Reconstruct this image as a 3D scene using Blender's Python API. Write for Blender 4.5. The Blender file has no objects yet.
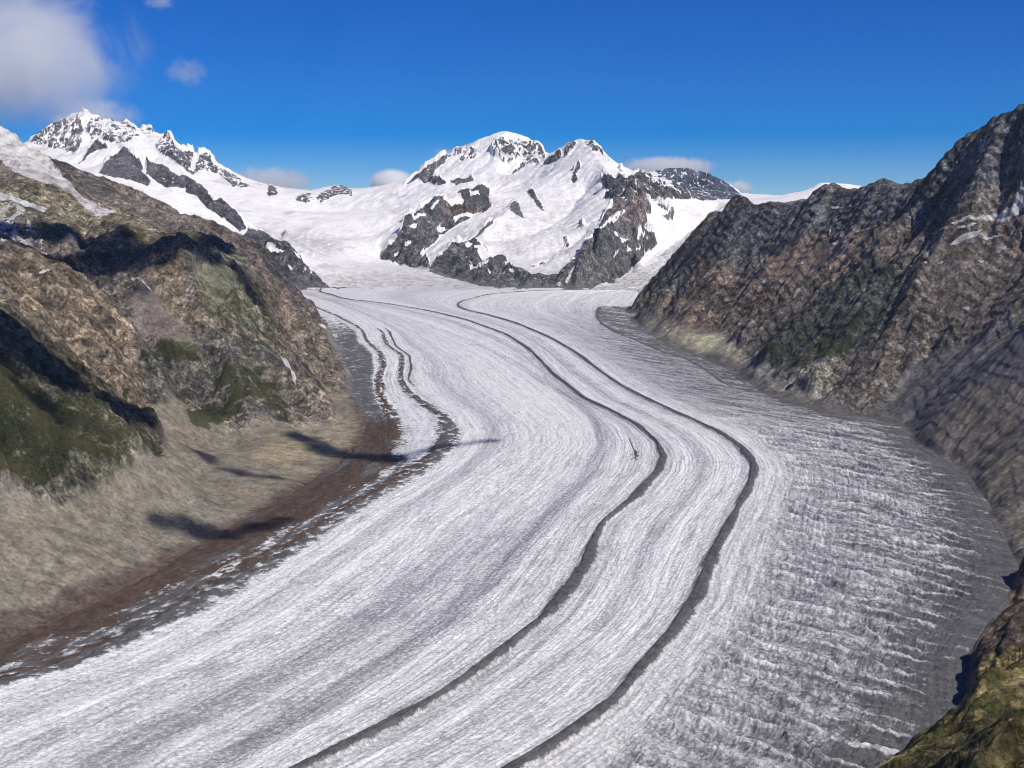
import bpy, math
import numpy as np

# ------------------------------------------------------------------ camera, sky, sun, exposure
F = 1450.0                       # focal length in pixels of a 1024 px wide picture
HOR = 240.0                      # picture row of the level horizon
PITCH = math.atan((384 - HOR) / F)
SC = bpy.context.scene
COL = SC.collection
cam = bpy.data.objects.new('camera', bpy.data.cameras.new('camera'))
COL.objects.link(cam); SC.camera = cam
cam.location = (0, 0, 0)
cam.rotation_euler = (math.pi / 2 - PITCH, 0, 0)
cam.data.sensor_width = 36.0
cam.data.lens = 36.0 * F / 1024.0
cam.data.clip_start = 1.0
cam.data.clip_end = 200000.0

SUN_AZ = math.radians(134)       # clockwise from the view direction (+Y): from the right, a little behind
SUN_EL = math.radians(47)
SUNV = np.array([math.sin(SUN_AZ) * math.cos(SUN_EL), math.cos(SUN_AZ) * math.cos(SUN_EL), math.sin(SUN_EL)])
W = bpy.data.worlds.new('World'); SC.world = W; W.use_nodes = True
nt = W.node_tree; nt.nodes.clear()
sky = nt.nodes.new('ShaderNodeTexSky'); sky.sky_type = 'NISHITA'; sky.sun_disc = False
sky.sun_elevation = SUN_EL; sky.sun_rotation = SUN_AZ
sky.altitude = 2900; sky.air_density = 1.0; sky.dust_density = 0.0; sky.ozone_density = 4.5
bg = nt.nodes.new('ShaderNodeBackground'); bg.inputs['Strength'].default_value = 0.086
out = nt.nodes.new('ShaderNodeOutputWorld')
hsv = nt.nodes.new('ShaderNodeHueSaturation'); hsv.inputs['Saturation'].default_value = 1.8; hsv.inputs['Hue'].default_value = 0.524
nt.links.new(sky.outputs[0], hsv.inputs['Color']); nt.links.new(hsv.outputs[0], bg.inputs[0]); nt.links.new(bg.outputs[0], out.inputs[0])

sun = bpy.data.objects.new('sun', bpy.data.lights.new('sun', 'SUN')); COL.objects.link(sun)
sun.data.energy = 5.0; sun.data.angle = math.radians(0.53); sun.data.color = (1.0, 0.945, 0.87)
sun.rotation_euler = (math.pi / 2 - SUN_EL, 0, math.pi - SUN_AZ)
SC.view_settings.view_transform = 'Standard'; SC.view_settings.look = 'None'
SC.view_settings.exposure = 0.0; SC.view_settings.gamma = 1.0
SC.cycles.max_bounces = 12; SC.cycles.diffuse_bounces = 2; SC.cycles.volume_bounces = 10
SC.cycles.use_denoising = True; SC.cycles.filter_width = 1.0
SC.cycles.volume_step_rate = 1.0; SC.cycles.volume_max_steps = 128

# ------------------------------------------------------------------ projection helpers
CP, SP = math.cos(PITCH), math.sin(PITCH)
def ray(px, py):
    a = (px - 512.0) / F; b = (384.0 - py) / F
    return a, CP + b * SP, -SP + b * CP
def at(px, py, Y):
    x, y, z = ray(px, py); k = Y / y
    return x * k, Y, z * k
def proj(X, Y, Z):
    d = Y * CP - Z * SP; u = Y * SP + Z * CP
    d = np.maximum(d, 1.0)
    return 512 + F * X / d, 384 - F * u / d
G0, G1 = -980.0, 0.067            # surface of the trunk glacier: a slope of 6.7 %
def gplane(Y): return G0 + G1 * Y
def onice(px, py):                # a pixel on the ice -> world X, Y
    x, y, z = ray(px, py); k = G0 / (z - G1 * y)
    return x * k, y * k

# ------------------------------------------------------------------ noise
def h2(ix, iy, seed):
    h = (ix.astype(np.int64) * 374761393 + iy.astype(np.int64) * 668265263 + seed * 974711) & 0xffffffff
    h = ((h ^ (h >> 13)) * 1274126177) & 0xffffffff
    h = ((h ^ (h >> 16)) * 2246822519) & 0xffffffff
    return ((h ^ (h >> 15)) & 0xffffff).astype(np.float32) / 16777216.0
def perlin(x, y, seed=0):
    x = np.asarray(x); y = np.asarray(y)
    ix = np.floor(x); iy = np.floor(y)
    fx = (x - ix).astype(np.float32); fy = (y - iy).astype(np.float32)
    ux = fx * fx * fx * (fx * (fx * 6 - 15) + 10); uy = fy * fy * fy * (fy * (fy * 6 - 15) + 10)
    def g(dx, dy):
        a = h2(ix + dx, iy + dy, seed) * (2 * np.pi)
        return np.cos(a) * (fx - dx) + np.sin(a) * (fy - dy)
    a = g(0, 0); b = g(1, 0); c = g(0, 1); d = g(1, 1)
    return 1.5 * ((a + (b - a) * ux) * (1 - uy) + (c + (d - c) * ux) * uy)
def fbm(x, y, octv, seed=0, gain=0.5):
    t = 0; a = 1.0; n = 0
    for i in range(octv):
        t = t + a * perlin(x * 2 ** i + 17.3 * i, y * 2 ** i - 9.1 * i, seed + i); n += a; a *= gain
    return t / n
def ridged(x, y, octv, seed=0, gain=0.5):
    t = 0; a = 1.0; n = 0
    for i in range(octv):
        t = t + a * (1 - 2 * np.abs(perlin(x * 2 ** i + 17.3 * i, y * 2 ** i - 9.1 * i, seed + i))); n += a; a *= gain
    return t / n
def sstep(a, b, x):
    t = np.clip((x - a) / (b - a), 0, 1); return t * t * (3 - 2 * t)
def blur1(a, n, ax):
    if n < 1: return a
    k = np.exp(-0.5 * (np.arange(-3 * n, 3 * n + 1) / n) ** 2); k /= k.sum()
    p = [(0, 0)] * a.ndim; p[ax] = (3 * n, 3 * n)
    b = np.pad(a, p, mode='edge'); r = np.zeros_like(a)
    for i, w in enumerate(k):
        sl = [slice(None)] * a.ndim; sl[ax] = slice(i, i + a.shape[ax]); r += w * b[tuple(sl)]
    return r
def blur(a, n): return blur1(blur1(a, n, 0), n, 1)

# ------------------------------------------------------------------ traced landforms (picture column, row, distance in m)
# name of landform -> ridge lines; 'v' lines are valley floors, gullies and feet
RIDGES = [
 # left valley side, near to far
 ('left', [(-260,190,3400),(-150,232,3700),(-60,265,3800),(0,292,3900),(20,310,3950),(45,333,4000),(62,352,4000),(78,374,4000),(110,398,4050),(140,420,4100),(165,443,4150),(190,468,4150),(213,490,4060)]),
 ('left', [(-200,225,4600),(-80,250,4650),(0,262,4700),(60,270,4800),(90,285,4900),(113,316,4900),(138,350,4900),(150,392,4700),(168,432,4450)]),
 ('left', [(-250,120,6300),(-100,160,6300),(0,172,6300),(25,172,6300),(50,182,6300),(75,203,6200),(95,218,6100),(115,217,6000),(135,222,5900),(160,233,5800),(185,237,5700),(205,237,5700),(225,244,5700),(240,260,5800),(262,292,5950),(285,322,6150),(308,345,6400)]),
 ('left', [(205,238,5700),(214,290,5500),(230,340,5300),(250,380,5100),(266,412,4950)]),
 ('left', [(285,322,6150),(305,365,5850),(325,400,5500),(340,425,5150)]),
 ('left', [(100,219,6100),(80,265,5600),(95,300,5300)]),
 ('snowspur', [(-260,20,7300),(-150,55,7300),(-60,95,7200),(0,128,7100),(20,140,7100),(50,162,7050),(70,183,7000),(95,205,6900),(120,217,6600)]),
 ('brown', [(-260,80,9800),(-100,100,9500),(0,142,9000),(40,158,8800),(70,170,8700),(110,190,8600),(150,205,8500),(190,215,8400),(215,225,8400),(245,245,8500),(270,265,8600),(290,284,8800),(308,298,9000)]),
 ('brown', [(190,215,8400),(230,255,7900),(262,290,7500),(290,315,7300)]),
 ('dark', [(40,188,12400),(98,172,12200),(110,163,12100),(125,149,12000),(138,165,11700),(155,172,11300),(180,181,11200),(200,195,11000),(225,205,10900),(236,218,10700),(246,229,10600),(254,231,10500),(275,240,10300),(290,250,10200),(298,265,10000),(310,277,9900),(330,288,9700),(350,291,9600)]),
 ('jung', [(-200,180,16500),(-60,165,16500),(0,150,16500),(35,140,16500),(50,128,16500),(62,118,16500),(72,112,16500),(79,110,16500),(84,107,16500),(89,110,16500),(94,117,16500),(103,119,16500),(108,118,16500),(122,119,16500),(130,127,16400),(140,131,16300),(155,131,16200),(168,135,16100),(175,145,16000),(190,153,15900),(207,156,15800),(215,166,15700),(235,178,15600),(243,184,15500),(252,186.5,15500),(268,185.5,15500),(276,191,15500),(285,195,15500),(298,197.5,15500)]),
 ('jung', [(84,108,16500),(92,130,15900),(118,142,15500),(125,146,15200)]),
 ('jung', [(50,128,16500),(58,140,16000),(66,152,15600)]),
 ('jung', [(168,135,16100),(180,150,15500),(188,168,15100),(196,183,14700)]),
 ('jung', [(122,119,16500),(140,137,15900),(150,155,15400),(158,168,15000)]),
 ('col', [(298,197.5,15500),(308,191,15500),(320,188,15500),(335,184,15500),(343,184,15500),(352,190,15500),(375,191,15500),(395,184,15500),(413,181,15500)]),
 ('monch', [(413,181,15500),(430,168,15400),(440,160,15350),(455,148,15300),(462,146,15300),(480,137,15200),(493,132,15200),(505,129,15200),(514,131,15200),(525,135,15150),(532,139,15100),(540,148,15000),(548,156,14900),(552,158,14800)]),
 ('monch', [(505,129,15200),(500,160,14600),(495,185,13900)]),
 ('monch', [(532,139,15100),(522,165,14500),(508,176,14200)]),
 ('trug', [(552,158,14700),(560,151,14300),(568,143,14100),(575,139,14000),(581,137,14000),(590,141,14000),(600,148,13950),(612,160,13900),(620,168,13900),(627,173,13900),(635,179,13800),(660,188,13800),(690,196,13700),(720,199,13700),(745,199,13700)]),
 ('trug', [(581,137,14000),(600,162,13100),(612,177,12300),(624,190,11600),(628,200,11200),(617,214,10900),(603,230,10400),(590,248,10100),(581,268,9900),(570,287,9750)]),
 ('trug', [(640,194,11500),(652,201,11500),(664,209,11550),(674,216,11700)]),
 ('trug', [(628,200,11200),(636,215,11000),(640,240,10700),(636,262,10500)]),
 ('trug', [(385,253,12200),(395,240,12200),(408,224,12300),(420,214,12400),(435,204,12500),(450,197,12600),(470,190,12700),(487,187,12800)]),
 ('trug', [(430,270,10750),(440,256,10800),(455,245,11000),(470,237,11100),(490,225,11400),(512,208,12000)]),
 ('trug', [(500,262,10500),(515,268,10100),(530,275,9950)]),
 ('trug', [(430,268,10750),(470,277,10330),(500,279,10050),(530,283,9850),(560,284,9800)]),
 ('backpeak', [(600,190,19500),(640,172,19000),(650,171,19000),(668,167,19000),(688,166,19000),(700,171,19000),(712,178,19000),(722,186,19000),(735,193,19000),(750,199,19000)]),
 ('crest', [(745,199,13700),(765,200,13700),(790,194,13500),(808,190,13400),(822,181.5,13300),(845,183,13300),(865,186,13300),(900,190,13200),(960,205,13000),(1100,220,13000)]),
 ('right', [(628,309,8700),(640,298,8800),(658,281,9000),(672,262,9000),(682,251,8950),(690,240,8900),(700,226,8850),(715,215,8500),(730,208,8200),(745,203,8000),(765,203,7800),(790,200,7600),(820,193,7400),(850,190,7200),(870,185,7000),(885,181,6900),(895,186,6850),(920,182,6700),(945,174,6500),(955,161,6400),(975,143,6200),(983,129,6100),(994,114,6000),(1003,110,5950),(1024,105,5850),(1060,92,5700),(1150,70,5400),(1320,40,5000)]),
 ('right', [(745,356,6450),(775,335,6350),(800,315,6300),(840,290,6150),(870,262,6150),(905,236,6200)]),
 ('right', [(905,424,5020),(930,400,4980),(960,375,4900),(1000,350,4800),(1040,320,4700),(1120,270,4600),(1250,200,4500)]),
 ('right', [(994,121,6000),(965,205,5800),(935,250,5650)]),
 ('right', [(730,208,8200),(700,262,8000),(672,300,7900)]),
 ('right', [(820,193,7400),(775,262,7250),(735,300,7200)]),
 ('right', [(1003,117,5950),(1018,170,5750),(1024,230,5500),(1060,280,5200)]),
 ('near', [(1300,480,3150),(1180,540,3000),(1110,585,2850),(1084,612,2700),(1080,648,2450)]),
 ('near', [(1330,470,1500),(1180,560,1350),(1100,612,1300),(1024,657,1250),(991,678,1200),(967,700,1150),(945,720,1130),(910,750,1100),(891,776,1080),(850,823,1000),(790,898,900)]),
]
VALLEYS = [
 [(-200,300,4150),(0,322,4250),(60,374,4300),(110,415,4350),(150,440,4400),(190,450,4500),(240,446,4700)],
 [(-100,480,3150),(0,500,3250),(60,515,3350),(120,515,3500),(180,505,3700),(240,480,4100),(280,455,4500),(310,430,4900)],
 [(120,285,5300),(135,312,5250),(150,345,5150),(165,385,5000),(185,420,4850)],
 [(60,240,5700),(150,262,5500),(180,275,5450),(200,330,5250),(215,380,5050)],
 [(-150,150,8000),(0,172,7900),(60,205,7800),(110,232,7600),(160,250,7300),(210,275,7000),(260,315,6700),(300,345,6800)],
 [(0,205,9700),(100,215,9700),(150,226,9500),(200,240,9400),(250,262,9250),(290,292,9200)],
 [(300,268,11300),(340,266,11500),(375,262,11900)],
 [(100,190,12900),(160,203,12900),(220,222,12900),(260,235,12600),(320,240,12600),(380,237,12800),(400,228,13100)],
 [(50,160,15000),(90,166,14900),(140,178,14600),(190,192,14200),(240,203,14000),(300,212,14200),(350,212,14200),(405,207,14000),(440,192,14000)],
 [(382,259,12200),(400,266,11700),(430,273,10900),(445,277,10600),(470,283,10200),(505,290,9780),(550,291,9720),(600,286,9950),(625,276,10400),(650,262,11000),(665,250,11400),(690,235,12000),(715,210,13000)],
 [(470,205,13200),(500,195,13500),(540,185,13700)],
 [(430,235,12300),(455,222,12400),(480,212,12600)],
 [(515,240,11100),(545,232,11400),(570,215,12000),(585,195,12700)],
 [(520,262,10450),(545,258,10500),(570,250,10600),(585,236,10850)],
 [(655,283,9950),(672,262,10500),(690,240,11200),(702,225,11800),(730,204,12900)],
 [(725,345,7000),(755,325,6950),(790,305,6800),(830,278,6600),(870,250,6600)],
 [(900,398,5350),(950,360,5300),(1000,325,5200),(1040,295,5150),(1100,250,5100)],
 [(925,246,5900),(965,238,5700),(995,230,5650)],
 [(790,895,1300),(850,832,1450),(905,775,1550),(945,735,1600),(985,696,1600),(1010,676,1600),(1060,645,1650),(1150,605,1650)],
 [(860,850,1750),(905,800,1850),(945,762,1900)],
 [(975,700,2100),(1010,695,1950),(1060,665,1950),(1200,610,2000)],
 [(1150,720,900),(1060,745,900),(1000,770,900),(940,840,800)],
 [(1300,700,600),(1100,900,560),(900,1100,500),(700,1200,450)],
 [(-300,200,20500),(100,205,20500),(500,205,20500),(760,206,20500),(1100,210,20500),(1300,210,20500)],
 [(-300,210,18000),(0,210,18200),(300,205,17200),(450,205,17200),(560,205,17000),(620,208,16800),(800,208,16800),(1200,215,16800)],
 [(740,230,11000),(850,215,10200),(950,215,9600),(1100,215,9000),(1300,215,8500)],
 [(-300,230,28000),(500,230,28000),(1300,230,28000)],
]
# lines of flow on the trunk glacier, far to near (picture column, row)
L_A  = [(225,292),(275,298),(300,303),(318,313),(332,330),(340,350),(350,378),(357,400),(366,420),(363,440),(338,466),(300,489),(262,513),(213,540),(184,556),(103,602),(0,646),(-180,715),(-420,800),(-800,960)]
L_M1 = [(262,292),(296,299),(322,310),(340,318),(355,325),(363,332),(366,342),(381,353),(384,367),(379,380),(381,397),(390,414),(392,430),(385,450),(360,473),(320,500),(282,525),(230,550),(190,568),(100,608),(0,655),(-180,735),(-420,840),(-800,1000)]
L_C  = [(290,292),(330,301),(373,323),(384,332),(389,346),(404,356),(404,367),(403,380),(410,392),(428,405),(446,418),(455,432),(450,447),(432,463),(405,480),(345,513),(299,545),(232,583),(183,613),(133,637),(66,666),(0,684),(-180,750),(-420,860),(-800,1030)]
L_D  = [(305,292),(340,300),(420,322),(470,340),(510,360),(550,385),(580,405),(600,425),(606,445),(590,475),(555,507),(520,545),(480,590),(440,625),(380,665),(300,715),(215,768),(60,850),(-150,960),(-350,1060)]
L_E  = [(318,292),(352,300.5),(380,303.5),(405,307),(437,313),(468,321),(505,334),(530,350),(552,374),(583,398),(612,412),(640,427),(658,443),(663,458),(659,472),(634,500),(605,523),(593,545),(585,565),(573,585),(547,618),(517,643),(491,663),(445,695),(385,729),(308,768),(190,828),(10,923),(-190,1045)]
L_B  = [(640,289),(600,290),(545,290.8),(510,291.8),(478,297),(463,301),(457,305),(462,309),(475,312.5),(493,317),(520,325),(549,337),(574,352),(599,371),(623,387),(648,401),(672,412),(697,422),(721,434),(741,449),(751,459),(755,468),(752,482),(744,500),(729,525),(716,551),(705,577),(697,602),(676,632),(649,662),(610,704),(567,738),(521,768),(410,840),(250,940),(80,1050)]
L_R  = [(655,281),(648,291),(636,303),(625,313),(640,327),(660,342),(697,357),(720,366),(746,382),(765,396),(800,406),(830,413),(874,420),(898,426),(918,447),(943,459),(970,478),(982,500),(990,517),(1002,530),(1010,550),(1014,570),(1010,592),(998,608),(977,638),(966,660),(965,690),(972,720),(950,770),(880,860),(800,960),(700,1050)]
L_RI = [(612,296),(600,303),(593,313),(599,324),(616,334),(636,342),(660,352),(685,360),(702,369),(721,383),(741,392),(770,401),(800,409),(827,415)]

# ------------------------------------------------------------------ base relief: solved on a fan-shaped grid (s = X/Y, q = ln Y)
S0, S1, Q0, Q1 = -0.64, 0.64, math.log(420), math.log(30000)
NS, NQ = 897, 1025
ds = (S1 - S0) / (NS - 1); dq = (Q1 - Q0) / (NQ - 1)
gs = np.linspace(S0, S1, NS); gq = np.linspace(Q0, Q1, NQ)
def xy_line(L):
    P = np.array([onice(*p) for p in L]); return P
FL = {k: xy_line(v) for k, v in dict(a=L_A, m=L_M1, c=L_C, d=L_D, e=L_E, b=L_B, r=L_R, ri=L_RI).items()}
def line_x(k, Y):                 # X of a flow line at distance Y
    P = FL[k][::-1]; o = np.argsort(P[:, 1])
    return np.interp(Y, P[o, 1], P[o, 0])
YG0, YG1 = 1500.0, 10050.0
val = np.zeros((NS, NQ)); cnt = np.zeros((NS, NQ))
def put(X, Y, Z):
    i = np.rint((X / Y - S0) / ds).astype(int); j = np.rint((np.log(Y) - Q0) / dq).astype(int)
    ok = (i >= 0) & (i < NS) & (j >= 0) & (j < NQ)
    np.add.at(val, (i[ok], j[ok]), Z[ok]); np.add.at(cnt, (i[ok], j[ok]), 1)
def densify(L, step=2.0):
    P = np.array([at(*p) for p in L]); o = []
    for a, b in zip(P[:-1], P[1:]):
        sa, sb = a[0] / a[1], b[0] / b[1]; qa, qb = math.log(a[1]), math.log(b[1])
        n = int(max(abs(sa - sb) / ds, abs(qa - qb) / dq) * step) + 2
        t = np.linspace(0, 1, n)
        q = qa + (qb - qa) * t; s = sa + (sb - sa) * t; Y = np.exp(q)
        o.append(np.stack([s * Y, Y, a[2] + (b[2] - a[2]) * t], 1))
    return np.concatenate(o)
RD = [(n, densify(L)) for n, L in RIDGES]
for n, D in RD: put(D[:, 0], D[:, 1], D[:, 2])
for L in VALLEYS:
    D = densify(L); put(D[:, 0], D[:, 1], D[:, 2])
Sg, Qg = np.meshgrid(gs, gq, indexing='ij'); Yg = np.exp(Qg); Xg = Sg * Yg
ice = (Xg > line_x('a', Yg)) & (Xg < line_x('r', Yg)) & (Yg > YG0 * 0.8) & (Yg < 9720)
iceb = blur(ice.astype(float), 1) > 0.02
val[iceb] = gplane(Yg)[iceb]; cnt[iceb] = 1
con = cnt > 0; val[con] /= cnt[con]

def solve(val, con, ds, dq, lev):
    n, m = val.shape
    if lev > 0:
        n2, m2 = (n + 1) // 2, (m + 1) // 2
        pv = np.zeros((2 * n2, 2 * m2)); pc = np.zeros((2 * n2, 2 * m2))
        pv[:n, :m] = np.where(con, val, 0); pc[:n, :m] = con
        sv = pv.reshape(n2, 2, m2, 2).sum((1, 3)); sc = pc.reshape(n2, 2, m2, 2).sum((1, 3))
        c2 = sc > 0; v2 = np.where(c2, sv / np.maximum(sc, 1), 0)
        z2 = solve(v2, c2, ds * 2, dq * 2, lev - 1)
        ii = np.clip((np.arange(n) - 0.5) / 2, 0, n2 - 1); jj = np.clip((np.arange(m) - 0.5) / 2, 0, m2 - 1)
        i0 = np.minimum(ii.astype(int), n2 - 2); j0 = np.minimum(jj.astype(int), m2 - 2)
        fi = (ii - i0)[:, None]; fj = (jj - j0)[None]
        z = (z2[i0][:, j0] * (1 - fi) * (1 - fj) + z2[i0 + 1][:, j0] * fi * (1 - fj) + z2[i0][:, j0 + 1] * (1 - fi) * fj + z2[i0 + 1][:, j0 + 1] * fi * fj)
    else:
        z = np.full(val.shape, val[con].mean())
    z = np.where(con, val, z)
    wa = 1 / ds ** 2; wb = 1 / dq ** 2; it = 400 if lev == 0 else 70
    I, J = np.indices((n, m)); om = 1.75
    upd = [(((I + J) % 2) == k) & ~con for k in (0, 1)]
    for _ in range(it):
        for k in (0, 1):
            zp = np.pad(z, 1, mode='edge')
            t = (wa * (zp[:-2, 1:-1] + zp[2:, 1:-1]) + wb * (zp[1:-1, :-2] + zp[1:-1, 2:])) / (2 * wa + 2 * wb)
            z = np.where(upd[k], z + om * (t - z), z)
    return z
zraw = solve(val, con, ds, dq, 6); fz = sstep(9000, 9600, Yg)
zb = blur(zraw, 2) * (1 - fz) + (blur(zraw, 1) * .5 + zraw * .5) * fz
def bil(A, X, Y):
    a = np.clip((X / Y - S0) / ds, 0, NS - 1.001); b = np.clip((np.log(Y) - Q0) / dq, 0, NQ - 1.001)
    i = a.astype(int); j = b.astype(int); fa = (a - i); fb = (b - j)
    return A[i, j] * (1 - fa) * (1 - fb) + A[i + 1, j] * fa * (1 - fb) + A[i, j + 1] * (1 - fa) * fb + A[i + 1, j + 1] * fa * fb
zsm = blur(zb, 3)
gzs = np.gradient(zsm, ds, axis=0); gzq = np.gradient(zsm, dq, axis=1)
gX = gzs / Yg; gY = (gzq - Sg * gzs) / Yg
slope = np.hypot(gX, gY)
iced = ice.astype(float)
near_ice = blur(np.where(ice, 1.0, 0.0), 5)        # 1 on the ice, 0.5 at its edge

# nearest landform for each cell (coarse)
KS, KQ = 4, 4
cs = Sg[::KS, ::KQ]; cq = Qg[::KS, ::KQ]
best = np.full(cs.shape, 1e9); lab = np.zeros(cs.shape, int)
LN = []
for n, D in RD:
    if n not in LN: LN.append(n)
    k = LN.index(n); P = D[::6]
    for p in P:
        d = (cs - p[0] / p[1]) ** 2 + (0.55 * (cq - math.log(p[1]))) ** 2
        w = d < best; best[w] = d[w]; lab[w] = k

# ------------------------------------------------------------------ traced patches of snow, plants, scree (picture columns and rows)
MX0, MY0, MSC = -200, 60, 2          # mask canvas: origin and cells per pixel
MW, MH = (1260 + 200) * MSC, (800 - 60) * MSC
def fill(pts, jit=0):
    P = np.array(pts, float); x = (P[:, 0] - MX0) * MSC; y = (P[:, 1] - MY0) * MSC
    m = np.zeros((MH, MW), bool)
    xa, xb = int(max(x.min() - 1, 0)), int(min(x.max() + 2, MW)); ya, yb = int(max(y.min() - 1, 0)), int(min(y.max() + 2, MH))
    if xb <= xa or yb <= ya: return m
    YY, XX = np.mgrid[ya:yb, xa:xb] + 0.5
    ins = np.zeros(XX.shape, bool)
    for i in range(len(x)):
        x1, y1, x2, y2 = x[i - 1], y[i - 1], x[i], y[i]
        if y1 == y2: continue
        c = ((y1 > YY) != (y2 > YY)) & (XX < (x2 - x1) * (YY - y1) / (y2 - y1) + x1)
        ins ^= c
    m[ya:yb, xa:xb] = ins
    return m
def layer(polys, b=1):
    c = np.zeros((MH, MW), np.float32)
    for v, pts in polys: c[fill(pts)] = v
    return blur(c, b) if b else c
def msample(c, px, py):
    a = np.clip((px - MX0) * MSC - .5, 0, MW - 2); b = np.clip((py - MY0) * MSC - .5, 0, MH - 2)
    i = a.astype(int); j = b.astype(int); fa = a - i; fb = b - j
    if c.ndim == 3: fa = fa[..., None]; fb = fb[..., None]
    return c[j, i] * (1 - fa) * (1 - fb) + c[j, i + 1] * fa * (1 - fb) + c[j + 1, i] * (1 - fa) * fb + c[j + 1, i + 1] * fa * fb

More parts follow.
